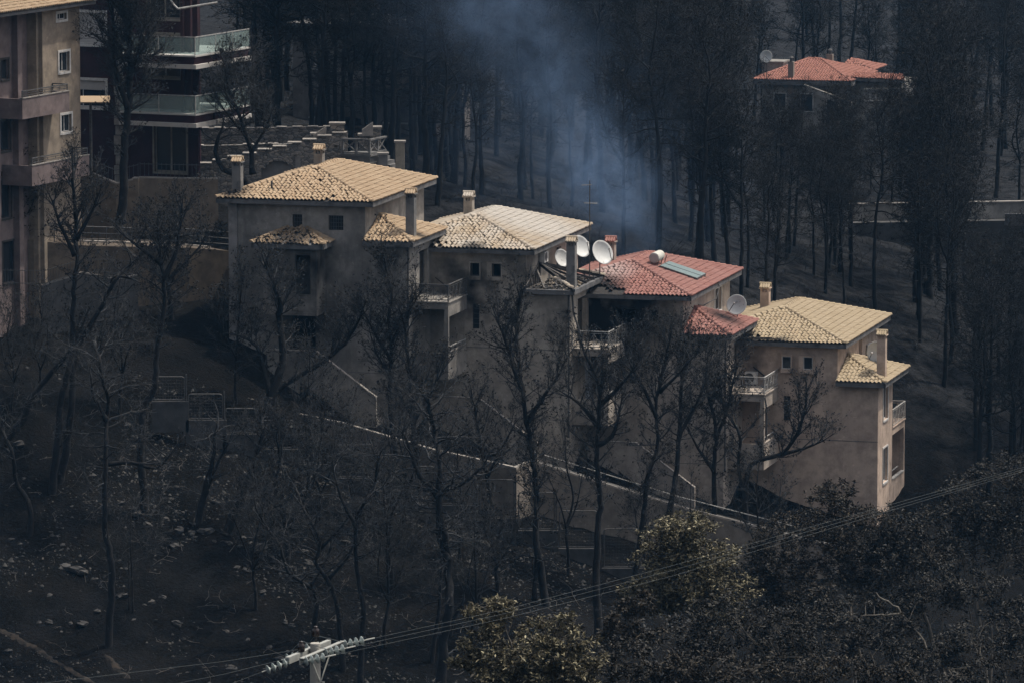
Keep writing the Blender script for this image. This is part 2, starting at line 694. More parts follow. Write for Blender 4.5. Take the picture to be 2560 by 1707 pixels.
# ------------------------------------------------------------------ building helpers (local frames)
def wall_sheet(mb, P0, U, W, N, us, ws, openings, th=.22, cut=()):
    """wall in the plane P0 + u*U + w*W, outward normal N, thickness th inwards; us/ws = (min, max);
    openings/cut = list of (u0, u1, w0, w1) left out (cut only trims the outline)"""
    P0, U, W, N = Vector(P0), Vector(U), Vector(W), Vector(N)
    holes = list(openings) + list(cut)
    ul = sorted(set([us[0], us[1]] + [min(max(q, us[0]), us[1]) for h in holes for q in h[:2]]))
    wlx = sorted(set([ws[0], ws[1]] + [min(max(q, ws[0]), ws[1]) for h in holes for q in h[2:4]]))
    nu, nw = len(ul) - 1, len(wlx) - 1

    def solid(i, j):
        if i < 0 or j < 0 or i >= nu or j >= nw:
            return False
        cu, cw = (ul[i] + ul[i + 1]) / 2, (wlx[j] + wlx[j + 1]) / 2
        return not any(h[0] < cu < h[1] and h[2] < cw < h[3] for h in holes)

    def pt(u, w, d):
        return P0 + U * u + W * w - N * d
    flip = U.cross(W).dot(N) < 0

    def quad(a, b, c, d):
        mb.add([a, b, c, d], [(3, 2, 1, 0) if flip else (0, 1, 2, 3)])
    for i in range(nu):
        for j in range(nw):
            if not solid(i, j):
                continue
            u0, u1, w0, w1 = ul[i], ul[i + 1], wlx[j], wlx[j + 1]
            quad(pt(u0, w0, 0), pt(u1, w0, 0), pt(u1, w1, 0), pt(u0, w1, 0))
            quad(pt(u1, w0, th), pt(u0, w0, th), pt(u0, w1, th), pt(u1, w1, th))
            if not solid(i - 1, j):
                quad(pt(u0, w0, th), pt(u0, w0, 0), pt(u0, w1, 0), pt(u0, w1, th))
            if not solid(i + 1, j):
                quad(pt(u1, w0, 0), pt(u1, w0, th), pt(u1, w1, th), pt(u1, w1, 0))
            if not solid(i, j - 1):
                quad(pt(u0, w0, th), pt(u1, w0, th), pt(u1, w0, 0), pt(u0, w0, 0))
            if not solid(i, j + 1):
                quad(pt(u0, w1, 0), pt(u1, w1, 0), pt(u1, w1, th), pt(u0, w1, th))


def window(root, P0, U, N, u0, u1, z0, z1, frame, pane=True, mull=1, sill=None, depth=.12, name='window', surround=None, fw=.05, glass=None):
    """a framed window set into an opening: frame mesh, pane and sill as sub-parts"""
    P0, U, N = Vector(P0), Vector(U), Vector(N)
    Zv = Vector((0, 0, 1))
    mb = MB()

    def slab(m, ua, ub, za, zb, d0, d1):
        c = [P0 + U * ua + Zv * za, P0 + U * ub + Zv * za, P0 + U * ub + Zv * zb, P0 + U * ua + Zv * zb]
        m.prism([q - N * d0 for q in c], N * (d0 - d1) * 1.0)
    d0, d1 = depth, depth + .06
    slab(mb, u0, u0 + fw, z0, z1, d1, d0)
    slab(mb, u1 - fw, u1, z0, z1, d1, d0)
    slab(mb, u0 + fw, u1 - fw, z0, z0 + fw, d1, d0)
    slab(mb, u0 + fw, u1 - fw, z1 - fw, z1, d1, d0)
    for k in range(1, mull):
        uu = u0 + (u1 - u0) * k / mull
        slab(mb, uu - fw * .5, uu + fw * .5, z0 + fw, z1 - fw, d1, d0)
    if surround:
        s = surround
        slab(mb, u0 - s, u0, z0 - s, z1 + s, 0, -.035)
        slab(mb, u1, u1 + s, z0 - s, z1 + s, 0, -.035)
        slab(mb, u0, u1, z1, z1 + s, 0, -.035)
        slab(mb, u0, u1, z0 - s, z0, 0, -.06)
    w = mb.build(name, frame, root)
    if pane:
        m2 = MB()
        slab(m2, u0 + fw, u1 - fw, z0 + fw, z1 - fw, d1 - .02, d0 + .02)
        m2.build('pane', glass or MT['glass'], w)
    if sill:
        m3 = MB()
        slab(m3, u0 - .08, u1 + .08, z0 - .09, z0 - .003, 0.02, -.12)
        m3.build('sill', sill, w)
    return w


TILE_W, TILE_L = .212, .335


def tile_mesh(name, material):
    """one clay tile: barrel hump and pan, with a thick lower lip; y runs up the slope"""
    mb = MB()
    hw = .074
    prof = [(-TILE_W / 2 + .003, .012)]
    cxh = -.010
    for k in range(7):
        t = math.pi * (1 - k / 6)
        prof.append((cxh + hw * math.cos(t), .006 + .070 * math.sin(t)))
    prof.append((TILE_W / 2 + .012, .010))
    L = TILE_L + .07
    n = len(prof)
    low = [(x, 0.0, z + .030) for x, z in prof]
    top = [(x * .93, L, z * .85) for x, z in prof]
    lip = [(x * .97, .004, z + .012 - (.006 if 0 < i < n - 1 else 0)) for i, (x, z) in enumerate(prof)]
    vs_ = low + top + lip
    fs_ = []
    for i in range(n - 1):
        fs_.append((i, i + 1, n + i + 1, n + i))
        fs_.append((2 * n + i, 2 * n + i + 1, i + 1, i))
    mb.add(vs_, fs_)
    return mb.mesh(name, material)


def ridge_mesh(name, material):
    """half-round hip/ridge tile, y along the ridge"""
    mb = MB()
    n = 7
    L = .44
    vs_ = []
    for y, r, dz in ((0, .125, .02), (.03, .132, .02), (.06, .118, .016), (L, .100, 0)):
        for k in range(n):
            t = math.pi * (1 - k / (n - 1))
            vs_.append((r * math.cos(t), y, r * .9 * math.sin(t) + dz - .03))
    fs_ = []
    for j in range(3):
        for i in range(n - 1):
            a = j * n + i
            fs_.append((a, a + 1, a + 1 + n, a + n))
    fs_.append(tuple(range(n - 1, -1, -1)))
    mb.add(vs_, fs_)
    return mb.mesh(name, material, True)


def mesh_arrays(me):
    v = np.empty(len(me.vertices) * 3)
    me.vertices.foreach_get('co', v)
    return v.reshape(-1, 3), [tuple(p.vertices) for p in me.polygons]


def slope_tiles(poly, rng, jitter=0.0, missing=0.0, gap=None):
    """poly = [eaveA, eaveB, upper...] counter-clockwise seen from outside; returns list of 4x4 matrices (local frame)"""
    A, B = Vector(poly[0]), Vector(poly[1])
    e = (B - A).normalized()
    nrm = None
    for k in range(2, len(poly)):
        c = e.cross(Vector(poly[k]) - A)
        if c.length > 1e-3:
            nrm = c.normalized()
            break
    s = nrm.cross(e)
    q = [((Vector(p) - A).dot(e), (Vector(p) - A).dot(s)) for p in poly]

    def inside(x, y):
        c = False
        j = len(q) - 1
        for i in range(len(q)):
            if (q[i][1] > y) != (q[j][1] > y) and x < (q[j][0] - q[i][0]) * (y - q[i][1]) / (q[j][1] - q[i][1]) + q[i][0]:
                c = not c
            j = i
        return c
    xmin, xmax = min(p[0] for p in q), max(p[0] for p in q)
    ymax = max(p[1] for p in q)
    nc = max(1, int(round((xmax - xmin) / TILE_W)))
    nr = max(1, int(round(ymax / TILE_L)))
    tw, tl = (xmax - xmin) / nc, ymax / nr
    out = []
    for j in range(nr):
        for i in range(nc):
            x = xmin + (i + .5) * tw
            y = j * tl
            if not (inside(x, y + tl * .45)):
                continue
            p = A + e * x + s * (y - .04) + nrm * .045
            if gap and gap(p, rng):
                continue
            if missing and rng.random() < missing:
                continue
            M = Matrix((e, s, nrm)).transposed().to_4x4()
            sc = Matrix.Diagonal((tw / TILE_W, tl / TILE_L, 1, 1))
            jz = rng.gauss(0, .05 + .16 * jitter) * (1 if jitter else .4)
            jx = rng.gauss(0, .02 + .05 * jitter)
            p = p + e * rng.gauss(0, .004 + .018 * jitter) + s * rng.gauss(0, .006 + .035 * jitter) + nrm * abs(rng.gauss(0, .012 * jitter))
            out.append(Matrix.Translation(p) @ M @ Matrix.Rotation(jz, 4, 'Z') @ Matrix.Rotation(jx, 4, 'X') @ sc)
    return out


def hip_tiles(p, q, rng, up=Vector((0, 0, 1)), jit=0.02):
    """ridge tiles from the low end p to the high end q"""
    p, q = Vector(p), Vector(q)
    d = q - p
    n = max(1, int(d.length / .37))
    st = d / n
    d.normalize()
    sx = d.cross(up).normalized()
    sz = sx.cross(d)
    out = []
    for k in range(n):
        M = Matrix((sx, d, sz)).transposed().to_4x4()
        out.append(Matrix.Translation(p + st * k + sz * .095) @ M @ Matrix.Rotation(rng.gauss(0, jit), 4, 'Z'))
    return out


def lay(parent, name, me, mats_, limit=None, stuff_name='tile_field'):
    """place copies of mesh me as objects; past limit, join the rest into one part"""
    n = len(mats_) if limit is None else min(limit, len(mats_))
    for M in mats_[:n]:
        o = bpy.data.objects.new(name, me)
        COL.objects.link(o)
        o.parent = parent
        o.matrix_local = M
    rest = mats_[n:]
    if rest:
        v, fs = mesh_arrays(me)
        vv, ff = [], []
        for M in rest:
            A = np.array(M)
            off = len(vv) * len(v)
            vv.append(v @ A[:3, :3].T + A[:3, 3])
            ff.extend([tuple(i + off for i in f) for f in fs])
        m2 = bpy.data.meshes.new(stuff_name)
        m2.from_pydata(np.concatenate(vv).tolist(), [], ff)
        m2.materials.append(me.materials[0])
        o = put(stuff_name, m2, parent)
        o['kind'] = 'stuff'
    return n
# ------------------------------------------------------------------ the four stepped houses
TH = R(14.96)
HU = Vector((math.cos(TH), -math.sin(TH), 0))
HV = Vector((math.sin(TH), math.cos(TH), 0))
HO = [Vector((-6.95, 282.01, -30.43 + CAMZ)), Vector((1.11, 284.54, -33.13 + CAMZ)), Vector((9.11, 286.95, -35.77 + CAMZ)), Vector((17.13, 289.25, -38.5 + CAMZ))]
BASE = 10.5
X_, Y_, Z_ = Vector((1, 0, 0)), Vector((0, 1, 0)), Vector((0, 0, 1))
RW, RD, RH = 8.2, 11.8, 1.24      # roof width, depth, rise


def hw(i, a, b, c):
    """house-local (along front, into the depth, above the eave) to world"""
    return HO[i] + HU * a + HV * b + Z_ * c


def bs(*p):
    return (p[0], p[1], p[2] + BASE)


def chimney(root, a, b, c0, c1, wall, tmat, w=.46, name='chimney'):
    """rendered stack with smoke slots under a little tiled gable"""
    mb = MB()
    h = w / 2
    mb.box(a - h, a + h, b - h, b + h, c0 + BASE, c1 - .18 + BASE)
    for sx in (-1, 1):
        for sy in (-1, 1):
            mb.box(a + sx * h * .98 - (.10 if sx > 0 else 0), a + sx * h * .98 + (.10 if sx < 0 else 0),
                   b + sy * h * .98 - (.10 if sy > 0 else 0), b + sy * h * .98 + (.10 if sy < 0 else 0), c1 - .18 + BASE, c1 + BASE)
    mb.box(a - .02, a + .02, b - h * .97, b + h * .97, c1 - .178 + BASE, c1 + BASE)
    mb.box(a - h - .06, a + h + .06, b - h - .06, b + h + .06, c1 + BASE, c1 + .05 + BASE)
    o = mb.build(name, wall, root)
    cm = MB()
    pitch = .55
    for sy in (-1, 1):
        for k in range(4):
            ax = a - h - .04 + (k + .5) * (w + .08) / 4
            y0, z0 = b + sy * (h + .14), c1 + .05 + BASE
            pts = [(ax, y0, z0), (ax, b, z0 + (h + .14) * pitch)]
            base = len(cm.v)
            r = (w + .08) / 8 * 1.02
            for p in pts:
                for q in range(6):
                    t = math.pi * q / 5
                    cm.v.append((p[0] + r * math.cos(t), p[1], p[2] + r * math.sin(t)))
            for q in range(5):
                cm.f.append((base + q, base + q + 1, base + q + 7, base + q + 6))
                cm.m.append(0)
            cm.f.append(tuple(base + q for q in range(6)))
            cm.m.append(0)
    zt = c1 + .05 + (h + .14) * pitch + BASE
    cm.tube([(a - h - .08, b, zt), (a + h + .08, b, zt)], .085, 8)
    for sx in (-1, 1):
        cm.add([(a + sx * (h + .02), b - h, c1 + .052 + BASE), (a + sx * (h + .02), b + h, c1 + .052 + BASE), (a + sx * (h + .02), b, c1 + .05 + h * pitch + BASE)], [(0, 1, 2)])
    cm.build('chimney_cap', tmat, o)
    return o


def fascia(mb, pts, h=.22, t=.16, z1=.0):
    """band under the eaves along closed/open list of corner points (outer edge)"""
    for p, q in zip(pts[:-1], pts[1:]):
        p, q = Vector(p), Vector(q)
        d = (q - p).normalized()
        n = d.cross(Z_)
        mb.prism([p + Z_ * z1, q + Z_ * z1, q + Z_ * (z1 - h), p + Z_ * (z1 - h)], -n * t)


def railing(root, pts, h, mrail, pattern=True, name='railing', post=.035, gap=.36):
    """balcony railing along floor-level points: top rail part, bars as sub-parts"""
    mb = MB()
    for p, q in zip(pts[:-1], pts[1:]):
        p, q = Vector(p), Vector(q)
        mb.bar(p + Z_ * h, q + Z_ * h, .07, .05)
        mb.bar(p + Z_ * (h - .10), q + Z_ * (h - .10), .025, .025)
        mb.bar(p + Z_ * .10, q + Z_ * .10, .03, .03)
    for p in pts:
        p = Vector(p)
        mb.bar(p, p + Z_ * h, post * 1.5, post * 1.5)
    top = mb.build(name, mrail, root)
    for p, q in zip(pts[:-1], pts[1:]):
        p, q = Vector(p), Vector(q)
        L = (q - p).length
        n = max(2, int(round(L / gap)))
        for k in range(n):
            a, b = p.lerp(q, k / n), p.lerp(q, (k + 1) / n)
            m = MB()
            if k > 0:
                m.bar(a + Z_ * .10, a + Z_ * (h - .10), .022, .022)
            if pattern:
                lo, hi = (a, b) if k % 2 == 0 else (b, a)
                m.bar(lo + Z_ * .12, hi + Z_ * (h - .12), .020, .020)
                if k % 3 == 1:
                    m.bar(a + Z_ * h * .5, b + Z_ * h * .5, .020, .020)
            if m.v:
                m.build('baluster', mrail, top)
    return top


def house(i, label, wallm, tmat, opts):
    rng = random.Random(100 + i)
    o = HO[i]
    root = thing('townhouse', label, 'house', (o.x, o.y, o.z - BASE), -TH, 'stepped row of burnt townhouses')
    end = opts.get('end', False)
    WA = 1.60                                       # outer face of the side wing
    wing_back = 4.35 if end else 4.9
    lowc = -14.5
    # ---- walls
    mb = MB()
    fo = opts['front_open']
    wall_sheet(mb, bs(0, .52, 0), X_, Z_, -Y_, (-7.6, WA), (lowc, -.16), fo, cut=[(-.54, WA + 1, -2.12, 1)])
    wall_sheet(mb, bs(-.54, 0, 0), Y_, Z_, X_, (.742, 11.05), (lowc, -.165), opts.get('side_open', []))
    wall_sheet(mb, bs(-7.6, 0, 0), Y_, Z_, -X_, (.742, 11.05), (lowc, -.165), [])
    wall_sheet(mb, bs(0, 11.27, 0), X_, Z_, Y_, (-7.6, -.54), (lowc, -.16), [])
    wall_sheet(mb, bs(WA, 0, 0), Y_, Z_, X_, (.742, wing_back - .223), (lowc, -2.125), opts['wing_open'])
    wall_sheet(mb, bs(0, wing_back, 0), X_, Z_, Y_, (-.537, WA), (lowc, -2.12), [])
    mb.build('wall', wallm, root)
    # floor joints, a fine shadow line across the render
    mb = MB()
    mb.box(-7.6, WA + .008, .508, .53, -5.07 + BASE, -5.04 + BASE)
    mb.box(-7.6, WA + .008, .508, .53, -8.62 + BASE, -8.59 + BASE)
    mb.build('floor_joint', MT['fascia'], root)
    mb = MB()
    for c in (-2.35, -5.05, -8.3):
        mb.box(-7.37, -.77, .75, 11.04, c - .2 + BASE, c + BASE)
        if c < -3:
            mb.box(-.53, WA - .23, .75, wing_back - .23, c - .2 + BASE, c + BASE)
    # inner partition keeps rooms dark
    mb.box(-7.37, -.77, 4.6, 4.75, lowc + BASE, -.4 + BASE)
    mb.build('inner_floor', MT['dark'], root)
    # ---- main roof
    dm = MB()
    FL, FR_, BR, BL = bs(-RW, 0, 0), bs(0, 0, 0), bs(0, RD, 0), bs(-RW, RD, 0)
    R1, R2 = bs(-RW / 2, RW / 2, RH), bs(-RW / 2, RD - RW / 2, RH)
    dm.add([FL, FR_, BR, BL, R1, R2], [(0, 1, 4), (1, 2, 5, 4), (2, 3, 5), (3, 0, 4, 5)])
    fascia(dm, [FL, FR_, BR, BL, FL])
    dm.box(-RW + .17, -.17, .17, RD - .17, -.17 + BASE, -.14 + BASE)
    dm.m[:4] = [1] * 4
    roof = dm.build('roof', [MT['fascia'], MT['charwood']], root)
    tm = tile_mesh('tile', tmat)
    rm = ridge_mesh('ridge_tile', tmat)
    jf = opts.get('jitter', 0)
    gap = opts.get('gap')
    front = slope_tiles([FL, FR_, R1], rng, jf, opts.get('missing', 0), gap)
    right = slope_tiles([FR_, BR, R2, R1], rng, jf * .12, 0, None)
    left = slope_tiles([BL, FL, R1, R2], rng, 0, 0, None)
    back = slope_tiles([BR, BL, R2], rng, 0, 0, None)
    # ---- wing roof (half pyramid leaning on the side wall)
    WR, WD, WC, WH = 2.08, 6.2, -1.95, 1.0
    wFL, wFR, wBR, wBL = bs(-.537, 0, WC), bs(WR, 0, WC), bs(WR, WD, WC), bs(-.537, WD, WC)
    wP = bs(-.537, WD / 2 - .1, WC + WH)
    wm = MB()
    burnt = opts.get('burnt_wing', False)
    if burnt:
        fascia(wm, [wFL, wFR, wBR, wBL], .24, .2)
        wm.box(-.53, WR - .2, .2, WD - .05, WC - .26 + BASE, WC - .2 + BASE)
    else:
        wm.add([wFL, wFR, wBR, wBL, wP], [(0, 1, 4), (1, 2, 4), (2, 3, 4)])
        fascia(wm, [wFL, wFR, wBR, wBL], .22, .16)
        wm.box(-.53, WR - .17, .17, WD - .02, WC - .17 + BASE, WC - .14 + BASE)
    wroof = wm.build('wing_roof', [MT['fascia']], root)
    if not burnt:
        wf = slope_tiles([wFL, wFR, wP], rng, jf * .8, 0, None)
        wr = slope_tiles([wFR, wBR, wP], rng, jf * .15, 0, None)
        wb = slope_tiles([wBR, wBL, wP], rng, 0, 0, None)
        lay(wroof, 'tile', tm, wf, None)
        lay(wroof, 'tile', tm, wr + wb, 0)
        lay(wroof, 'ridge_tile', rm, hip_tiles(wFR, wP, rng) + hip_tiles(wBR, wP, rng), None)
        nw = len(wf)
    else:
        nw = 0
        # bare rafters, fallen hip beam, rubble
        for k, (p, q, w) in enumerate([(wP, wFR, .12), (wP, wBR, .12), (wP, bs(WR - .1, 1.6, WC + .05), .07), (wP, bs(WR - .1, 3.0, WC + .05), .08), (wP, bs(WR - .1, 4.6, WC + .05), .07),
                                        (wP, wFL, .10), (bs(-.45, 2.3, WC + .72), bs(.5, .15, WC + .05), .07), (bs(-.45, 1.2, WC + .4), bs(-.1, .15, WC + .04), .06)]):
            m = MB()
            m.bar(p, q, w, w * 1.3)
            m.build('rafter', MT['greywood'] if k in (2, 5, 6) else MT['charwood'], wroof)
        for k in range(7):
            a0 = -.5 + .02
            b0 = .35 + k * .42
            m = MB()
            hh = max(.12, min(.95, b0 * .34))
            m.bar((a0 + .02, b0, WC + .02 + BASE), (a0 + .02, b0, WC + hh + BASE), .05, .10)
            m.build('batten', MT['greywood'], wroof)
        rb = MB()
        for k in range(420):
            a = rng.uniform(-.4, WR - .25)
            b = rng.uniform(.1, WD - .3)
            hgt = abs(rng.gauss(0, .10)) + .02
            s = rng.uniform(.04, .16)
            c = Vector((a, b, WC - .2 + BASE + hgt))
            d = Vector((rng.gauss(0, 1), rng.gauss(0, 1), rng.gauss(0, .35))).normalized() * s
            rb.cur = 0 if rng.random() < .55 else (1 if rng.random() < .6 else 2)
            rb.bar(c - d, c + d, rng.uniform(.03, .12), rng.uniform(.015, .04), (rng.gauss(0, .4), rng.gauss(0, .4), 1))
        r_ = rb.build('rubble', [MT['greywood'], MT['charwood'], tmat], wroof)
        r_['kind'] = 'stuff'
        m = MB()
        for p in hip_tiles(bs(WR - .1, .1, WC + .1), bs(.5, 1.5, WC + .35), rng, jit=.2):
            pass
        lay(wroof, 'ridge_tile', rm, hip_tiles(bs(WR - .15, .15, WC + .05), bs(.75, 1.35, WC + .38), rng, jit=.12) + hip_tiles(wBR, bs(1.0, WD - 1.1, WC + .35), rng, jit=.1), None)
    nfree = max(0, 300 - nw)
    lay(roof, 'tile', tm, front + right + left + back, min(nfree, len(front)) if nfree < len(front) else nfree)
    lay(roof, 'ridge_tile', rm, hip_tiles(FR_, R1, rng) + hip_tiles(BR, R2, rng) + hip_tiles(FL, R1, rng) + hip_tiles(R1, R2, rng) + hip_tiles(BL, R2, rng), None)
    # ---- chimneys
    chimney(root, opts.get('back_chim', -5.6), 8.0, .4, 1.75, wallm, tmat)
    if i != 2:
        chimney(root, 1.62, 1.3, WC, .35, MT['concrete'] if i < 2 else wallm, tmat, .44)
    # ---- small front windows
    for wd in opts['windows']:
        a0, a1, c0, c1, kind = wd
        if kind == 'box':
            m = MB()
            t = .05
            pr = .27
            al = a0 - .24 if a0 > -2.6 else a0 - .04
            m.box(al, a1 + t, .52 - pr, .517, c0 - .20 + BASE, c0 - .004 + BASE)
            m.box(al, a0, .52 - pr, .517, c0 - .001 + BASE, c1 + BASE)
            m.box(a1, a1 + t, .52 - pr, .517, c0 - .001 + BASE, c1 + BASE)
            m.box(al, a1 + t, .52 - pr, .517, c1 + .003 + BASE, c1 + .06 + BASE)
            m.build('window_surround', wallm, root)
            window(root, bs(0, .52, 0), X_, -Y_, a0, a1, c0, c1, MT['frame_white'] if i == 3 else MT['frame_burnt'], pane=(i == 3), depth=-.2, fw=.04)
        elif kind == 'slot':
            w = window(root, bs(0, .52, 0), X_, -Y_, a0, a1, c0, c1, MT['frame_burnt'], pane=True, depth=.06, fw=.03)
            for k in range(1, 5):
                m = MB()
                cz = c0 + (c1 - c0) * k / 5
                m.box(a0 + .03, a1 - .03, .56, .62, cz - .012 + BASE, cz + .012 + BASE)
                m.build('glazing_bar', MT['frame_burnt'], w)
        elif kind == 'grille':
            w = window(root, bs(0, .52, 0), X_, -Y_, a0, a1, c0, c1, MT['frame_burnt'], pane=True, depth=.12, fw=.05)
            for k in range(1, 6):
                m = MB()
                aa = a0 + (a1 - a0) * k / 6
                m.bar((aa, .56, c0 + BASE), (aa, .56, c1 + BASE), .018, .018)
                m.build('grille_bar', MT['metal_dark'], w)
            for k in range(1, 4):
                m = MB()
                cz = c0 + (c1 - c0) * k / 4 + BASE
                m.bar((a0, .575, cz), (a1, .575, cz), .018, .018)
                m.build('grille_bar', MT['metal_dark'], w)
        else:
            window(root, bs(0, .52, 0), X_, -Y_, a0, a1, c0, c1, MT['frame_burnt'], pane=False, depth=.14)
    # ---- balconies in the notch between this house and the next
    rail = MT['rail_pale'] if i >= 1 else MT['metal_dark']
    if not end:
        bf, bb, ao = 1.45, 4.912, 3.5
        m = MB()
        m.box(WA + .003, ao, bf, bb, -5.42 + BASE, -5.10 + BASE)
        m.box(WA + .003, ao + .06, bf - .06, bb, -5.098 + BASE, -5.04 + BASE)
        m.box(ao - .2, ao, bf + .003, bb, -5.80 + BASE, -5.423 + BASE)
        m.box(ao - .22, ao + .002, bf - .002, bf + .20, -8.7 + BASE, -5.803 + BASE)
        m.box(ao - .1, ao - .003, bf + .203, bb, -8.7 + BASE, -7.62 + BASE)
        m.box(WA + .003, ao - .223, bf, bf + .1, -8.7 + BASE, -7.62 + BASE)
        m.box(ao - .14, ao + .03, bf + .205, bb, -7.618 + BASE, -7.56 + BASE)
        m.box(WA + .003, ao, bf, bb, -8.95 + BASE, -8.703 + BASE)
        m.build('balcony', wallm, root)
        railing(root, [bs(WA + .02, bf, -5.04), bs(ao, bf, -5.04), bs(ao, bb - .02, -5.04)], .86, rail)
        m = MB()
        m.bar(bs(ao - .05, bf + .2, -7.32), bs(ao - .05, bb, -7.32), .05, .05)
        for k in range(5):
            yy = bf + .3 + k * (bb - bf - .4) / 4
            m.bar(bs(ao - .05, yy, -7.56), bs(ao - .05, yy, -7.32), .03, .03)
        m.build('parapet_rail', MT['rail_pale'], root)
        # litter of fallen tiles and plaster on the balcony floor
        m = MB()
        for k in range(90):
            a, b = rng.uniform(WA + .1, ao - .1), rng.uniform(bf + .1, bb - .2)
            s = rng.uniform(.03, .11)
            m.cur = rng.randrange(3)
            t = rng.uniform(0, 3.14)
            c = Vector(bs(a, b, -5.02))
            d = Vector((math.cos(t), math.sin(t), rng.uniform(-.2, .5))) * s
            m.bar(c - d * .5, c + d, rng.uniform(.04, .1), .02)
        q = m.build('debris', [MT['greywood'], MT['charwood'], MT['concrete']], root)
        q['kind'] = 'stuff'
        if i < 2:
            m = MB()
            m.bar(bs(WA + .35, 4.55, -4.2), bs(2.9, 4.7, -4.95), .08, .05)
            m.build('charred_beam', MT['charwood'], root)
    else:
        bf, bb = 4.36, 7.75
        m = MB()
        m.box(-.53, WA, bf, bb, -5.25 + BASE, -4.88 + BASE)
        m.box(-.53, WA + .05, bf, bb + .04, -4.878 + BASE, -4.83 + BASE)
        m.box(WA - .12, WA - .003, bf, bb, -8.55 + BASE, -7.6 + BASE)
        m.box(WA - .20, WA - .002, bb - .22, bb, -7.597 + BASE, -5.253 + BASE)
        m.box(-.53, WA - .003, bf, bb - .003, -8.8 + BASE, -8.553 + BASE)
        m.box(-.53, WA - .205, bb - .18, bb - .02, -8.55 + BASE, -5.253 + BASE)
        m.build('balcony', wallm, root)
        m = MB()
        m.bar(bs(WA - .06, bf, -7.58), bs(WA - .06, bb - .2, -7.58), .2, .05)
        m.bar(bs(WA - .3, bf, -7.35), bs(WA - .3, bb - .2, -7.35), .05, .05)
        m.build('parapet_rail', MT['rail_pale'], root)
        railing(root, [bs(WA, bf + .03, -4.83), bs(WA, bb, -4.83), bs(-.3, bb, -4.83)], .9, MT['rail_pale'])
    if end:
        return root
    # ---- outside stair: solid landing and sloping parapet in front of the wall
    sa = opts.get('stair', -2.6)
    m = MB()
    poly = [(-5.0, -7.42), (sa, -7.42), (sa + 3.1, -9.62), (sa + 3.1, -11.1), (sa + 2.2, -11.1), (-3.5, -8.85), (-3.5, -11.6), (-5.0, -11.6)]
    m.prism([bs(a, -1.2, c) for a, c in poly], (0, .16, 0))
    m.prism([bs(-5.0, -1.04, -8.55), bs(sa - .1, -1.04, -8.55), bs(sa + 3.0, -1.04, -10.8), bs(sa + 3.0, -1.04, -11.1), bs(-3.4, -1.04, -8.85), bs(-5.0, -1.04, -8.85)], (0, 1.55, 0))
    m.box(-5.16, -5.003, -1.2, .5, -11.6 + BASE, -7.45 + BASE)
    m.build('stair_wall', wallm, root)
    m = MB()
    m.bar(bs(-5.05, -1.12, -7.39), bs(sa, -1.12, -7.39), .24, .06)
    m.bar(bs(sa, -1.12, -7.39), bs(sa + 3.1, -1.12, -9.58), .24, .06)
    m.build('stair_coping', MT['coping'], root)
    return root


MT['coping'] = mat('pale_coping', (.33, .30, .27), (.18, .165, .15), 3, .85, spots=[((.06, .06, .06), 2, .56, .2)])
w1 = render_mat('render_sooty_grey', (.39, .36, .32), (.28, .26, .24), .58, stains=[(hw(0, -3.2, -.6, -3.2), 1.9, 1.3), (hw(0, -3.6, .5, -6.0), 1.8, 1.2), (hw(0, .6, .5, -2.7), .8, .7)])
w2 = render_mat('render_grey_beige', (.50, .44, .37), (.39, .345, .30), .36, stains=[(hw(1, -3.4, .5, -2.4), 1.2, 1.1), (hw(1, 1.6, .9, -3.6), 1.1, .9), (hw(1, -4.6, .5, -1.2), 1.1, .9), (hw(1, -.2, 1.3, -1.2), 1.3, 1.0)])
w3 = render_mat('render_scorched_pink', (.53, .455, .385), (.43, .37, .32), .28, stains=[(hw(2, -2.6, .5, -1.2), 2.1, 1.1), (hw(2, -4.9, .5, -1.6), 2.6, 1.2), (hw(2, -3.9, .5, -3.8), 1.9, 1.4), (hw(2, 1.6, 3.6, -2.6), 1.2, .8)])
w4 = render_mat('render_pink_beige', (.60, .465, .37), (.51, .395, .32), .12, stains=[(hw(3, -5.6, .5, -.9), 1.2, .9)])
t1 = tile_mat('tiles_tan', [(.43, .315, .205), (.47, .355, .24), (.39, .275, .175), (.50, .385, .265)], soot=.30, stains=[(hw(0, -7.5, .7, .2), 1.2, .9), (hw(0, -4.0, -1.0, -1.8), 2.2, 1.8), (hw(0, 1.9, 1.9, -1.8), .9, .8)])
t2 = tile_mat('tiles_ashen', [(.43, .34, .24), (.47, .38, .28), (.39, .30, .21), (.50, .42, .32)], ash=(.50, .47, .43), ash_amt=.55, soot=.35, stains=[(hw(1, -6.6, 1.2, .4), 2.0, 1.4), (hw(1, -3.2, 0, 0), .9, .6)], ash_at=[(hw(1, -2.2, 7.0, .7), 5.0, 3.0)])
t3 = tile_mat('tiles_red', [(.32, .155, .13), (.36, .18, .15), (.29, .135, .115), (.39, .20, .165)], ash=(.40, .32, .30), ash_amt=.10, soot=.16, stains=[(hw(2, -5.6, .4, .2), 2.4, 1.0), (hw(2, .9, 3.3, -1.5), 1.6, 1.3)], ash_at=[(hw(2, -5.0, 2.7, .7), 1.9, 1.4)])
t4 = tile_mat('tiles_yellow', [(.42, .335, .225), (.455, .365, .25), (.39, .305, .20), (.48, .39, .275)], soot=.12, stains=[(hw(3, -5.9, .2, 0), 1.5, .9), (hw(3, -3.4, -.1, 0), .8, .7)])

front_w = [(-3.42, -2.93, -1.40, -.74, 'box'), (-2.29, -1.80, -1.40, -.74, 'box'), (-3.36, -3.0, -4.12, -2.83, 'slot')]
fo = [w[:4] for w in front_w]


def gap1(p, rng):
    return rng.random() < .015


def gap2(p, rng):
    return p[0] < -4.6 and p[1] < .5 and rng.random() < .5


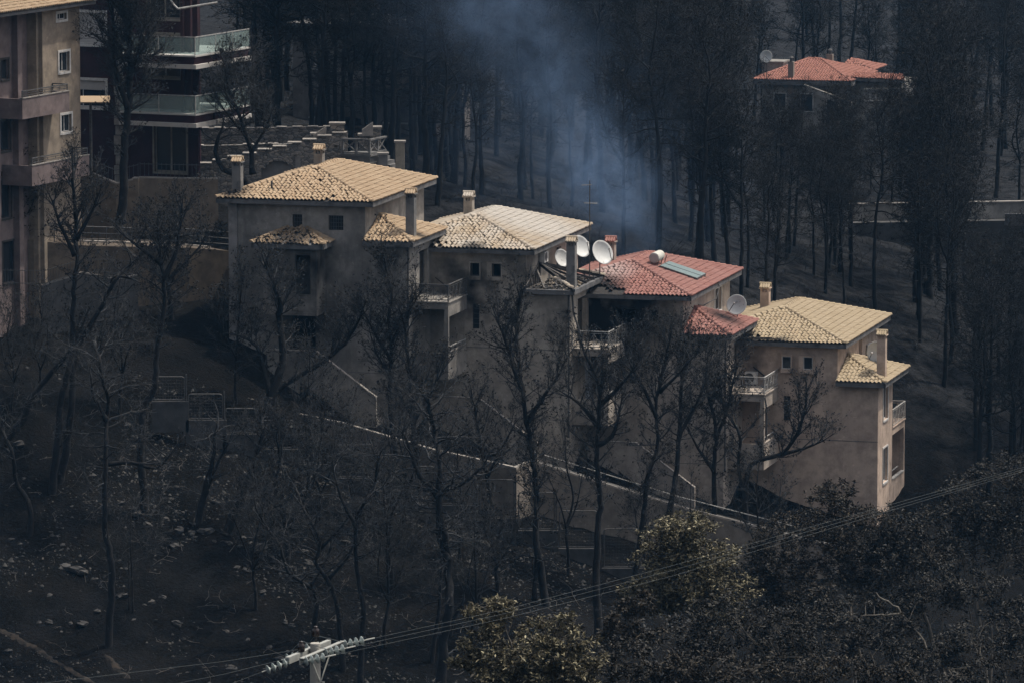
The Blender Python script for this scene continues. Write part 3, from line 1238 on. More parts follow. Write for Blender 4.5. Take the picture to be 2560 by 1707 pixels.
def gap3(p, rng):
    return (p[0] < -3.6 and p[1] < .55 and rng.random() < .85) or (p[0] < -4.6 and p[1] < 1.3 and rng.random() < .6)


def gap4(p, rng):
    return p[0] < -4.7 and p[1] < .35 and rng.random() < .4


h1 = house(0, 'topmost grey sooty house with tan tiled hip roof and small tiled bay', w1, t1, dict(
    jitter=.4, gap=gap1, back_chim=-5.2,
    front_open=[(-4.34, -3.83, -1.49, -.74), (-2.45, -1.68, -1.49, -.74), (-4.4, -3.15, -7.5, -5.62)],
    windows=[(-4.34, -3.83, -1.49, -.74, 'grille'), (-2.45, -1.68, -1.49, -.74, 'grille'), (-4.4, -3.15, -7.5, -5.62, 'hole')],
    wing_open=[(2.9, 4.4, -5.0, -2.7)], side_open=[(8.6, 9.5, -1.9, -.7)]))
h2 = house(1, 'second house down with ash whitened roof and burnt open side roof', w2, t2, dict(
    jitter=.3, gap=gap2, burnt_wing=True, back_chim=-5.6, windows=front_w, front_open=fo,
    wing_open=[(2.6, 4.4, -5.0, -2.7)], side_open=[(6.6, 7.5, -1.6, -.6)]))
h3 = house(2, 'third house down with red tiled roof and soot blackened front', w3, t3, dict(
    jitter=.12, gap=gap3, back_chim=-6.2,
    front_open=[(-4.1, -3.0, -3.0, -.75), (-2.35, -1.85, -1.4, -.78), (-3.36, -3.0, -4.6, -3.3)],
    windows=[(-4.1, -3.0, -3.0, -.75, 'hole'), (-2.35, -1.85, -1.4, -.78, 'hole'), (-3.36, -3.0, -4.6, -3.3, 'slot')],
    wing_open=[(2.9, 4.4, -5.0, -2.6)], side_open=[(7.6, 9.2, -1.75, -.55)]))
h4 = house(3, 'lowest end house with clean yellow tiled roof and pink beige walls', w4, t4, dict(
    jitter=.08, gap=gap4, end=True, back_chim=-6.0, windows=front_w, front_open=fo,
    wing_open=[(1.85, 3.1, -4.15, -2.38), (1.85, 3.1, -7.42, -5.62)], side_open=[(6.0, 6.9, -1.9, -.6)]))
for c0, c1 in ((-4.15, -2.38), (-7.42, -5.62)):
    window(h4, bs(1.6, 0, 0), Y_, X_, 1.85, 3.1, c0, c1, MT['frame_white'], mull=2, surround=.09, sill=None)
window(h3, bs(-.54, 0, 0), Y_, X_, 7.6, 9.2, -1.75, -.55, MT['frame_white'], mull=2, surround=.1)
window(h1, bs(-.54, 0, 0), Y_, X_, 8.6, 9.5, -1.9, -.7, MT['frame_burnt'], mull=1)
window(h2, bs(-.54, 0, 0), Y_, X_, 6.6, 7.5, -1.6, -.6, MT['frame_burnt'], mull=1)

# ---- first house: corner pier with chimney, bay with its own tiled roof, vent pipe
rng = random.Random(7)
m = MB()
m.box(-7.66, -7.22, .36, .517, -14 + BASE, -.18 + BASE)
m.build('corner_pier', render_mat('render_pale_pier', (.30, .28, .27), (.22, .21, .20), .2), h1)
chimney(h1, -7.35, .95, -.1, 1.75, MT['concrete'], t1, .46)
m = MB()
wall_sheet(m, bs(0, -1.0, 0), X_, Z_, -Y_, (-5.42, -2.63), (-5.5, -2.15), [(-3.75, -2.95, -4.6, -2.6)])
wall_sheet(m, bs(-2.63, 0, 0), Y_, Z_, X_, (-.778, .515), (-5.5, -2.15), [])
wall_sheet(m, bs(-5.42, 0, 0), Y_, Z_, -X_, (-.778, .515), (-5.5, -2.15), [])
m.box(-5.42, -2.63, -1.0, .515, -5.65 + BASE, -5.503 + BASE)
m.box(-5.195, -2.855, .0, .1, -5.5 + BASE, -2.2 + BASE)
bay = m.build('bay', w1, h1)
m = MB()
bF, bW = -1.42, .517
bl, br_, bt = bs(-5.92, bF, -2.05), bs(-2.18, bF, -2.05), bs(-4.55, bW, -1.45)
bbl, bbr, bt2 = bs(-5.92, bW, -2.05), bs(-2.18, bW, -2.05), bs(-3.55, bW, -1.45)
m.add([bl, br_, bbr, bbl, bt, bt2], [(0, 1, 5, 4), (1, 2, 5), (3, 0, 4)])
fascia(m, [bbl, bl, br_, bbr], .22, .16)
m.box(-5.75, -2.35, bF + .17, bW, -2.21 + BASE, -2.18 + BASE)
broof = m.build('bay_roof', MT['fascia'], h1)
tmq = tile_mesh('tile', t1)
rmq = ridge_mesh('ridge_tile', t1)
lay(broof, 'tile', tmq, slope_tiles([bl, br_, bt2, bt], rng, 1.0) + slope_tiles([br_, bbr, bt2], rng, .6) + slope_tiles([bbl, bl, bt], rng, .6), None)
lay(broof, 'ridge_tile', rmq, hip_tiles(br_, bt2, rng) + hip_tiles(bl, bt, rng), None)
m = MB()
m.tube([bs(-5.6, 1.1, .3), bs(-5.6, 1.1, .85)], .055, 8)
m.tube([bs(-5.6, 1.1, .30), bs(-5.6, 1.1, .42)], .10, 8)
m.build('vent_pipe', MT['metal_dark'], h1)
# third house: burnt gutter hanging; fourth: fallen charred batten on the eave
m = MB()
m.bar(bs(-5.6, -.05, .12), bs(-3.4, .0, .16), .10, .05)
m.bar(bs(-5.3, .1, .16), bs(-3.9, .15, .2), .06, .05)
m.build('charred_beam', MT['charwood'], h4)
m = MB()
m.tube([bs(1.75, .9, -2.2), bs(1.8, 1.0, -3.2), bs(2.1, 1.1, -4.2), bs(2.15, 1.1, -5.0)], .05, 6)
m.build('hanging_gutter', MT['metal_dark'], h2)
m = MB()
m.tube([bs(3.55, 1.4, -5.2), bs(3.62, 1.42, -5.6), bs(3.66, 1.45, -6.2), bs(3.62, 1.45, -7.3)], .045, 6)
m.build('drain_pipe', MT['metal_dark'], h3)
m = MB()
m.bar(bs(2.2, 4.75, -4.1), bs(3.3, 4.7, -4.95), .09, .06)
m.build('charred_beam', MT['charwood'], h3)
# rainwater pipes down the wing corners; the top house's dark pipe stands for shade
for hh, ln in ((h1, -9.5), (h2, -9.5), (h3, -9.0)):
    m = MB()
    m.tube([bs(1.66, .60, -2.1), bs(1.66, .60, ln)], .05, 8)
    for k in range(4):
        m.tube([bs(1.66, .60, -2.6 - k * 1.7), bs(1.66, .60, -2.68 - k * 1.7)], .065, 8)
    m.build('downpipe', MT['metal_dark'], hh)
# curtain hanging in the lower balcony of the second house
m = MB()
cv = []
for k in range(9):
    a = 2.0 + k * .05
    cv.append((a, 2.6 + .04 * (k % 2), -5.85 + BASE))
for k in range(9):
    a = 2.02 + k * .055
    cv.append((a, 2.62 + .05 * (k % 2), -8.1 + BASE))
m.add(cv, [(k, k + 1, k + 10, k + 9) for k in range(8)])
m.build('curtain', mat('curtain_cloth', (.30, .31, .33), (.2, .2, .22), 4, .9), h2)
# ------------------------------------------------------------------ terrace, retaining wall, fence in front of the houses
wall_brown = render_mat('render_brown_retaining', (.30, .255, .215), (.22, .19, .16), .30)


def chain_wall(root, pts, th, bottoms, m_wall, m_cop, cop=.28, name='wall'):
    """wall under a polyline of top points; bottoms = z of the foot at each point"""
    mb = MB()
    cb = MB()
    for k in range(len(pts) - 1):
        p, q = Vector(pts[k]), Vector(pts[k + 1])
        d = (q - p)
        d.z = 0
        n = d.normalized().cross(Z_)
        inward = -n * th if n.y < 0 else n * th
        mb.prism([p, q, Vector((q.x, q.y, bottoms[k + 1])), Vector((p.x, p.y, bottoms[k]))], inward)
        if m_cop:
            cb.bar(p + inward * .5 + Z_ * .035, q + inward * .5 + Z_ * .035, cop, .07)
    mb.build(name, m_wall, root)
    if m_cop:
        cb.build('coping', m_cop, root)


def L0(a, b, c):
    return hw(0, a, b, c)


rw1 = [L0(-6.0, -3.0, -10.05), L0(-4.2, -3.0, -10.15), L0(-.7, -3.0, -10.72), L0(3.9, -3.0, -11.85), L0(8.2, -3.0, -12.6)]
rw2 = [L0(8.2, -3.0, -12.6) + HU * .02, L0(8.5, -1.0, -12.55), on_line(1500, 1207, L0(8.5, -1, 0), L0(30, 9, 0)), on_line(1695, 1267, L0(8.5, -1, 0), L0(30, 9, 0)), on_line(2000, 1345, L0(8.5, -1, 0), L0(30, 9, 0)), on_line(2200, 1395, L0(8.5, -1, 0), L0(30, 9, 0))]
root = thing('retaining_wall', 'brown rendered retaining wall with pale coping below the upper houses', 'wall', tuple(rw1[0]))
chain_wall(root, [p - rw1[0] for p in rw1], .3, [-5.5 - k * .9 for k in range(5)], wall_brown, MT['coping'])
root = thing('retaining_wall', 'brown retaining wall with handrail below the red roofed house', 'wall', tuple(rw2[0]))
chain_wall(root, [p - rw2[0] for p in rw2], .3, [-6, -6, -7, -8, -9, -10], wall_brown, MT['coping'], .22)
m = MB()
hr = [p - rw2[0] + Z_ * .5 + HV * .2 for p in rw2[1:]]
m.tube(hr, .03, 6)
for p in hr:
    m.tube([p - Z_ * .5, p], .025, 6)
m.build('handrail', MT['rail_pale'], root)
# paved strip between the wall and the houses
MT['paving'] = mat('ash_covered_paving', (.11, .105, .10), (.07, .066, .062), 1.6, .95, .3, 12, spots=[((.20, .18, .16), 4, .62, .08)])
for nm, pl, b1 in (('path', rw1, 2.6), ('path', rw2[1:], 3.0)):
    m = MB()
    for p, q in zip(pl[:-1], pl[1:]):
        p, q = Vector(p), Vector(q)
        i0 = HV * .25 - Z_ * .5
        m.prism([p + i0, q + i0, q + HV * b1 - Z_ * .5, p + HV * b1 - Z_ * .5], (0, 0, -.15))
    tag(m.build(nm, MT['paving']), 'ash strewn paved strip between the retaining wall and the houses', 'path', kind='structure')

fence = thing('mesh_fence', 'stepped black mesh fence with concrete plinths along the burnt slope', 'fence', tuple(at(470, 1060, 274)))
FP = [(386, 941, 461, 998), (471, 984, 556, 1045), (563, 1020, 640, 1080), (652, 1050, 735, 1118), (748, 1084, 832, 1156), (845, 1110, 930, 1190), (942, 1140, 1030, 1222),
      (1042, 1165, 1085, 1255), (1098, 1165, 1188, 1258), (1200, 1198, 1285, 1290), (1297, 1230, 1386, 1321), (1399, 1276, 1493, 1366), (1510, 1321, 1624, 1415), (1640, 1366, 1740, 1455), (1755, 1410, 1860, 1500)]
Yf = 274.4
fo_ = Vector(fence.location)
for (x0, y0, x1, y1) in FP:
    A, B = at(x0, y1, Yf), at(x1, y0, Yf)
    xa, xb, za, zb = A.x - fo_.x, B.x - fo_.x, A.z - fo_.z, B.z - fo_.z
    yy = Yf - fo_.y
    f = MB()
    r = .12
    loop = [(xa, yy, za), (xb, yy, za), (xb, yy, zb - r), (xb - r * .3, yy, zb - r * .3), (xb - r, yy, zb), (xa + r, yy, zb), (xa + r * .3, yy, zb - r * .3), (xa, yy, zb - r), (xa, yy, za)]
    f.tube(loop, .032, 5)
    f.build('panel_frame', MT['metal_dark'], fence)
    g = MB()
    n = int((xb - xa) / .075)
    for k in range(1, n):
        x = xa + (xb - xa) * k / n
        g.bar((x, yy, za), (x, yy, zb - .03), .007, .007, (1, 0, 0))
    n = int((zb - za) / .15)
    for k in range(1, n):
        z = za + (zb - za) * k / n
        g.bar((xa, yy + .008, z), (xb, yy + .008, z), .007, .007)
    q = g.build('wire_mesh', MT['metal_dark'], fence)
    q['kind'] = 'stuff'
    f = MB()
    f.bar((xb + .09, yy, za - .9), (xb + .09, yy, zb + .12), .06, .06)
    f.build('post', MT['metal_dark'], fence)
    f = MB()
    f.box(xa - .12, xb + .2, yy - .12, yy + .12, za - 1.6, za - .08)
    f.build('plinth', MT['plinth'], fence)


# ------------------------------------------------------------------ things on the roofs
def dish(label, c, dia, nrm, arm_side=1, mast=None):
    """satellite dish: bowl, rim, feed arm with receiver, mast"""
    c = Vector(c)
    nrm = Vector(nrm).normalized()
    root = thing('satellite_dish', label, 'satellite dish', tuple(c - Z_ * .9), 0, 'satellite dishes on the roofs')
    q = nrm.to_track_quat('Z', 'Y').to_matrix().to_4x4()
    M = Matrix.Translation((0, 0, .9)) @ q
    mb = MB()
    r = dia / 2
    prof = [(0.001, -.16 * dia)] + [(r * k / 7, -.16 * dia + .16 * dia * (k / 7) ** 2) for k in range(1, 8)] + [(r * 1.02, -.01), (r * 1.0, -.03)] + [(r * k / 5, -.035 - .16 * dia + .16 * dia * (k / 5) ** 2) for k in range(4, 0, -1)] + [(.001, -.16 * dia - .035)]
    mb.lathe(prof, 28, M)
    bowl = mb.build('bowl', MT['dish'], root, True)
    side = M.to_3x3() @ Vector((arm_side * .7, -.7, 0))
    f = M @ Vector((0, 0, .42 * dia))
    rimp = (M @ Vector((0, 0, 0))) + side * r * .98
    a = MB()
    a.tube([rimp, f], .018, 6)
    a.build('feed_arm', MT['metal_dark'], root)
    a = MB()
    a.tube([f - nrm * .02, f + nrm * .1], [.045, .035], 8)
    a.build('receiver', MT['frame_white'], root)
    a = MB()
    back = M @ Vector((0, 0, -.2 * dia))
    a.tube([back, (back.x, back.y, back.z - .12), (back.x, back.y, -.3 if mast is None else -mast)], .03, 8)
    a.build('mast', MT['metal_dark'], root)
    return root


YB = 291.0
dish('upper white satellite dish seen against the side wall of the ash whitened house', at(1453, 616, 290.5), 1.18, (.62, -.66, .42), 1)
dish('large white satellite dish leaning right of the thin aerial mast', at(1507, 631, 289.5), 1.28, (.58, -.72, .40), 1)
dish('white satellite dish half hidden behind the grey chimney', at(1406, 645, 289.8), .95, (.6, -.66, .36), 1)
d4 = dish('grey beige satellite dish between the red wing roof and the yellow roof', at(1841, 762, 291.0), 1.05, (-.28, -.9, .30), -1)
dish('grey satellite dish behind the chimney of the lowest house', at(2190, 880, 292.5), 1.1, (-.5, -.85, .05), -1)

# lettering on the beige dish: small raised strokes reading 'WAS' as far as it can be read
ln = Vector((-.28, -.9, .30)).normalized()
lx = ln.cross(Z_).normalized() * -1
ly = lx.cross(ln) * -1
if ly.z < 0:
    ly = -ly
if lx.x < 0:
    lx = -lx
ca, sa_ = math.cos(R(38)), math.sin(R(38))
tx, ty = lx * ca + ly * sa_, ly * ca - lx * sa_
m = MB()
strokes = {'W': [((0, 1), (.25, 0)), ((.25, 0), (.5, .7)), ((.5, .7), (.75, 0)), ((.75, 0), (1, 1))],
           'A': [((0, 0), (.5, 1)), ((.5, 1), (1, 0)), ((.25, .4), (.75, .4))],
           'S': [((1, 1), (0, .8)), ((0, .8), (1, .3)), ((1, .3), (0, 0))]}
oc = Vector((0, 0, .9)) - ln * .155 + ly * .10 - lx * .05
for k, ch in enumerate('WAS'):
    for (p, q) in strokes[ch]:
        pp = [oc + tx * ((k - 1.5) * .075 + w[0] * .055) + ty * (w[1] * .075) + ln * .012 for w in (p, q)]
        m.bar(pp[0], pp[1], .012, .008, ln)
m.build('lettering', MT['metal_dark'], d4)

# aerial mast
ab = at(1474, 690, 289.0)
root = thing('aerial_mast', 'tall thin television aerial mast between the two large dishes', 'aerial', tuple(ab))
m = MB()
tz = at(1474, 452, 289.0).z - ab.z
m.tube([(0, 0, -.8), (0, 0, tz)], .03, 6)
m.build('mast', MT['metal_dark'], root)
m = MB()
m.bar((-.42, .1, tz - .25), (.1, -.05, tz - .2), .03, .03)
for k in range(5):
    x = -.38 + k * .1
    m.bar((x, -.2 + .05 * k, tz - .24), (x + .06, .3 - .04 * k, tz - .24), .014, .014)
m.build('upper_aerial', MT['rail_pale'], root)
m = MB()
z1 = tz - 1.15
m.bar((-.28, .05, z1), (.38, -.06, z1 - .04), .03, .03)
for k in range(7):
    x = -.26 + k * .1
    m.bar((x, -.3, z1 - .01), (x + .03, .32, z1 - .01), .014, .014)
m.build('lower_aerial', MT['rail_pale'], root)

# solar water heater on the red roof: right slope of the third house
s_ = Vector((RW / 2, 0, -RH)).normalized()         # down the slope, local
n_ = Vector((RH, 0, RW / 2)).normalized()


def slope_pt(a, b, up=.0):
    return Vector(bs(a, b, -a * RH / (RW / 2))) + n_ * up


H3R = Matrix.Translation((HO[2].x, HO[2].y, HO[2].z - BASE)) @ Matrix.Rotation(-TH, 4, 'Z')
hb = slope_pt(-2.5, 5.0)
root = thing('solar_water_heater', 'solar water heater with white tank and two panels on the red roof', 'water heater', tuple(H3R @ hb), -TH)
for k in range(2):
    b0 = 4.3 + k * 1.06
    m = MB()
    c = [slope_pt(-2.75, b0, .22) - hb, slope_pt(-.75, b0, .22) - hb, slope_pt(-.75, b0 + 1.0, .22) - hb, slope_pt(-2.75, b0 + 1.0, .22) - hb]
    m.prism(c, -n_ * .09)
    p_ = m.build('panel', MT['metal_dark'], root)
    m = MB()
    c = [slope_pt(-2.71, b0 + .04, .226) - hb, slope_pt(-.79, b0 + .04, .226) - hb, slope_pt(-.79, b0 + .96, .226) - hb, slope_pt(-2.71, b0 + .96, .226) - hb]
    m.prism(c, -n_ * .004)
    m.build('pane', mat('solar_glass_%d' % k, (.20, .255, .255), (.17, .22, .225), 1.5, .35, spec=.5), p_)
m = MB()
for b0 in (4.45, 5.3, 6.15):
    m.bar(slope_pt(-2.9, b0, .04) - hb, slope_pt(-2.9, b0, .5) - hb, .04, .04)
    m.bar(slope_pt(-2.9, b0, .12) - hb, slope_pt(-.7, b0, .12) - hb, .04, .04, (0, 0, 1))
m.build('stand', MT['metal_dark'], root)
m = MB()
tc = slope_pt(-3.15, 4.35, .48) - hb
te = slope_pt(-3.15, 5.75, .48) - hb
m.tube([tc, tc + Y_ * .03, tc + Y_ * .06, te - Y_ * .06, te - Y_ * .03, te], [.19, .25, .27, .27, .25, .19], 18)
tank = m.build('tank', mat('tank_white', (.58, .57, .52), (.46, .45, .40), 3, .5, spots=[((.30, .26, .12), 5, .60, .1)]), root, True)
m = MB()
m.tube([tc - Y_ * .004, tc + Y_ * .02], [.185, .262], 18)
m.build('end_cap', mat('tank_grey', (.34, .33, .32), None, 3, .5), tank)
m = MB()
m.tube([tc + Vector((-.1, .1, -.25)), tc + Vector((-.3, .0, -.42)), slope_pt(-3.5, 4.1, .05) - hb, slope_pt(-2.9, 4.15, .05) - hb], .03, 6)
m.tube([slope_pt(-.75, 5.9, .15) - hb, slope_pt(-.45, 6.2, .06) - hb, slope_pt(-.1, 6.3, .05) - hb, Vector(bs(.06, 6.2, -.2)) - hb, Vector(bs(.02, 5.6, -.75)) - hb, Vector(bs(-.42, 4.6, -1.0)) - hb, Vector(bs(-.45, 3.6, -.85)) - hb], .03, 6)
m.build('hose', MT['metal_dark'], root)


def ac_unit(label, loc, rz, sz=(.8, .32, .6)):
    root = thing('air_conditioner', label, 'air conditioner', tuple(loc), rz, 'air conditioning units')
    w, d, h = sz
    m = MB()
    m.box(-w / 2, w / 2, -d / 2, d / 2, 0, h)
    m.build('casing', MT['frame_white'], root)
    m = MB()
    M = Matrix.Translation((-.08, -d / 2 - .004, h / 2)) @ Matrix.Rotation(R(90), 4, 'X')
    m.lathe([(.001, 0), (h * .40, 0), (h * .42, .012)], 18, M)
    m.build('fan_grille', MT['metal_dark'], root)
    m = MB()
    for sx in (-1, 1):
        m.box(sx * w * .36 - .03, sx * w * .36 + .03, -d / 2, d / 2 + .1, -.06, -.002)
    m.build('bracket', MT['metal_dark'], root)


ac_unit('pale air conditioner on the balcony floor of the red roofed house', hw(2, 2.15, 4.5, -5.02 + .07), -TH, (.62, .3, .62))
ac_unit('white air conditioner on the side wall under the ash whitened eave', hw(1, -.35, 3.3, -.95), -TH + R(90), (.75, .28, .55))
ac_unit('small white air conditioner beside the dish of the lowest house', hw(3, -.33, 8.2, -1.55), -TH + R(90), (.75, .28, .55))

# ------------------------------------------------------------------ block of flats, upper left
FY = R(24.0)
FU = Vector((math.cos(FY), -math.sin(FY), 0))
FV = Vector((math.sin(FY), math.cos(FY), 0))


def local(frame_o, w):
    """world point -> local coordinates in the flats' frame"""
    d = Vector(w) - frame_o
    return Vector((d.dot(FU), d.dot(FV), d.z))


def side_px(o, x, y, u):
    """pixel -> local point on the plane u = const of the frame at o"""
    d = ray(x, y)
    dv = Vector(d)
    oc = Vector((o.x, o.y, o.z - CAMZ))
    t = (u + oc.dot(FU)) / dv.dot(FU)
    w = dv * t
    return local(o, Vector((w.x, w.y, w.z + CAMZ)))


def front_px(o, x, y, v):
    dv = Vector(ray(x, y))
    oc = Vector((o.x, o.y, o.z - CAMZ))
    t = (v + oc.dot(FV)) / dv.dot(FV)
    w = dv * t
    return local(o, Vector((w.x, w.y, w.z + CAMZ)))


# corner on the lit long side, at the ground
fo0 = at(200, 720, 290.0)
flat_wall = render_mat('render_cream_flats', (.36, .295, .225), (.29, .235, .185), .16)
flat_pink = render_mat('render_mauve_flats', (.24, .185, .175), (.19, .15, .145), .2)
fl = thing('apartment_block', 'cream block of flats with mauve balcony parapets at the left edge', 'building', tuple(fo0), -FY)
zt = side_px(fo0, 195, 5, 0).z
wo = []
win_px = [(328, 62, 382, 130), (340, 285, 398, 430), (352, 645, 410, 778)]
for (x0, y0, x1, y1) in win_px:
    p, q = side_px(fo0, x0 * .434, y1 * .434, 0), side_px(fo0, x1 * .434, y0 * .434, 0)
    wo.append((p.y, q.y, p.z + .1, q.z - .1))
vl = side_px(fo0, 108, 300, 0).y
dl = [(vl - 3.2, vl - 2.1, 4.2, 6.5), (vl - 3.2, vl - 2.1, 7.6, 9.9), (vl - 5.6, vl - 4.3, 4.2, 6.5), (vl - 5.6, vl - 4.3, 7.6, 9.9), (vl - 3.0, vl - 1.7, .9, 3.0), (vl - 3.0, vl - 2.2, 11.2, 12.2), (vl - 5.4, vl - 4.6, 11.2, 12.2)]
m = MB()
wall_sheet(m, (0, 0, 0), Y_, Z_, X_, (vl, 0.25), (-4, zt), wo)
m.box(-9, -.225, .03, .25, -4, zt)
m.box(-.75, -.22, vl - .22, vl - .002, -4, zt)
m.box(-9, -2.5, -14, .25, -4, zt)
m.build('wall', flat_wall, fl)
m = MB()
wall_sheet(m, (-.75, 0, 0), Y_, Z_, X_, (-14, vl - .225), (-4, zt), dl)
m.build('recessed_wall', flat_pink, fl)
for (v0, v1, z0, z1) in wo:
    window(fl, (0, 0, 0), Y_, X_, v0, v1, z0, z1, MT['frame_white'], mull=2, surround=.12)
for (v0, v1, z0, z1) in dl:
    window(fl, (-.75, 0, 0), Y_, X_, v0, v1, z0, z1, MT['frame_burnt'], pane=True, mull=1, surround=.1)
m = MB()
for v in (vl - 1.6, vl - 3.9):
    m.box(-.747, -.42, v - .22, v + .22, -4, zt)
m.build('pilaster', flat_pink, fl)
m = MB()
m.prism([(-9.5, -14, zt), (.55, -14, zt), (.55, 1.0, zt), (-9.5, 1.0, zt)], (0, 0, -.16))
m.add([(-9.5, -14, zt + .01), (.6, -14, zt + .01), (.6, 1.05, zt + .01), (-9.5, 1.05, zt + .01), (-4.5, -9, zt + 1.5), (-4.5, -4, zt + 1.5)], [(0, 1, 4), (1, 2, 5, 4), (2, 3, 5), (3, 0, 4, 5)])
fr = m.build('roof', MT['fascia'], fl)
tm_ = tile_mesh('tile', t1)
mats_ = [q for q in slope_tiles([(.6, -14, zt + .01), (.6, 1.05, zt + .01), (-4.5, -4, zt + 1.5), (-4.5, -9, zt + 1.5)], random.Random(3), .2)]
lay(fr, 'tile', tm_, mats_, 0)
for k, (yb, lab) in enumerate(((690, 0), (1075, 1))):
    c = side_px(fo0, 130 * .434 if k == 0 else 185 * .434, yb * .434, .95)
    e = side_px(fo0, 400 * .434 if k == 0 else 515 * .434, (640 if k == 0 else 1010) * .434, .95)
    z0 = c.z
    zp = z0 + 1.02
    m = MB()
    m.box(-.747, .95, c.y, e.y, z0, z0 + .16)
    m.box(.83, .95, c.y, e.y, z0 + .163, zp)
    m.box(-.747, .827, c.y, c.y + .12, z0 + .163, zp)
    m.box(.003, .827, e.y - .12, e.y, z0 + .163, zp)
    m.build('balcony', flat_pink, fl)
    m = MB()
    m.bar((.89, c.y, zp + .03), (.89, e.y, zp + .03), .18, .05)
    m.build('coping', MT['coping'], fl)
    railing(fl, [(.89, c.y + .1, zp + .05), (.89, e.y - .1, zp + .05), (.05, e.y - .1, zp + .05)], .32, MT['metal_dark'], False, gap=.8)
# terrace below the flats, with its wall, railing and iron fence
tz_ = at(150, 618, 288).z
root = thing('garden_terrace', 'cream terrace wall with dark tube railing below the block of flats', 'terrace', tuple(at(330, 700, 287.5)))
ro = Vector(root.location)
tp = [at(70, 600, 286.5), at(200, 614, 287.5), at(330, 618, 288.5), at(470, 620, 290), at(575, 628, 291.5)]
chain_wall(root, [p - ro for p in tp], 4.0, [-2.6, -2.6, -2.6, -2.6, -2.6], render_mat('render_ochre_terrace', (.19, .15, .11), (.13, .105, .085), .4), MT['coping'], .4)
m = MB()
for h in (.95, .62, .32):
    m.tube([p - ro + Z_ * h + Y_ * .2 for p in tp], .03, 6)
m.build('top_rail', MT['metal_dark'], root)
for k in range(len(tp) - 1):
    for t in (0, .5):
        p = tp[k].lerp(tp[k + 1], t) - ro
        m = MB()
        m.tube([p + Y_ * .2, p + Y_ * .2 + Z_ * .95], .03, 6)
        m.build('post', MT['metal_dark'], root)
root = thing('stepped_garden_wall', 'grey garden wall with raking coping and iron bars under the flats', 'wall', tuple(at(190, 800, 283)))
ro = Vector(root.location)
tp = [at(105, 716, 284), at(190, 690, 284.4), at(208, 684, 284.5), at(290, 700, 285), at(345, 690, 285.5)]
chain_wall(root, [p - ro for p in tp], .3, [-2.4] * 5, render_mat('render_grey_garden', (.13, .125, .12), (.10, .095, .09), .4), MT['coping'])
bars_at = []
for p, q in ((at(-30, 712, 284), at(105, 714, 284)), (tp[0], tp[1]), (tp[2], tp[4])):
    n = int((q - p).length / .14)
    for k in range(n + 1):
        bars_at.append(p.lerp(q, k / n))
    m = MB()
    m.bar(p - ro + Z_ * .74, q - ro + Z_ * .74, .04, .03)
    m.bar(p - ro + Z_ * .10, q - ro + Z_ * .10, .04, .03)
    m.build('rail', MT['metal_dark'], root)
bm = MB().bar((0, 0, 0), (0, 0, .82), .022, .022).mesh('bar', MT['metal_dark'])
for p in bars_at:
    put('bar', bm, root, tuple(p - ro + Y_ * .1))

# ------------------------------------------------------------------ maroon building with glass balconies
mo = at(345, 470, 300.0)
maroon = render_mat('render_maroon', (.055, .022, .028), (.040, .018, .023), .3)
cream = render_mat('render_cream_trim', (.34, .30, .24), (.28, .25, .21), .2)
mbld = thing('apartment_building', 'dark maroon building with white edged glass balconies behind the flats', 'building', tuple(mo), -FY)
zt = 12.5
m = MB()
dw = [(.7, 2.6, 5.9, 8.2), (.7, 2.6, 9.0, 11.3), (1.0, 2.9, .9, 3.6)]
wl_ = [(-4.7, -1.9, 7.55, 9.2), (-4.7, -1.9, 4.2, 5.6)]
wall_sheet(m, (0, 0, 0), X_, Z_, -Y_, (-7.0, 3.6), (-3, zt), dw + wl_)
wall_sheet(m, (1.0, 0, 0), Y_, Z_, X_, (.222, 5.0), (-3, zt), [(1.2, 3.0, 5.9, 8.2), (1.2, 3.0, 9.0, 11.3)])
m.box(-7, 1.0, 5.003, 5.4, -3, zt)
m.build('wall', maroon, mbld)
for (a0, a1, z0, z1) in dw:
    window(mbld, (0, 0, 0), X_, -Y_, a0, a1, z0, z1, cream, mull=2, fw=.09, surround=.1)
for (v0, v1, z0, z1) in [(1.2, 3.0, 5.9, 8.2), (1.2, 3.0, 9.0, 11.3)]:
    window(mbld, (1.0, 0, 0), Y_, X_, v0, v1, z0, z1, cream, mull=2, fw=.09)
shutter = mat('white_shutter', (.45, .43, .41), (.38, .36, .35), 3, .7)
window(mbld, (0, 0, 0), X_, -Y_, -4.7, -1.9, 7.55, 9.2, MT['frame_white'], mull=1, surround=.15, glass=shutter)
window(mbld, (0, 0, 0), X_, -Y_, -4.7, -1.9, 4.2, 5.6, MT['frame_white'], mull=2, surround=.15)
m = MB()
m.box(-4.7, -1.9, .05, .16, 5.1, 5.6)
m.build('roller_shutter', shutter, mbld)
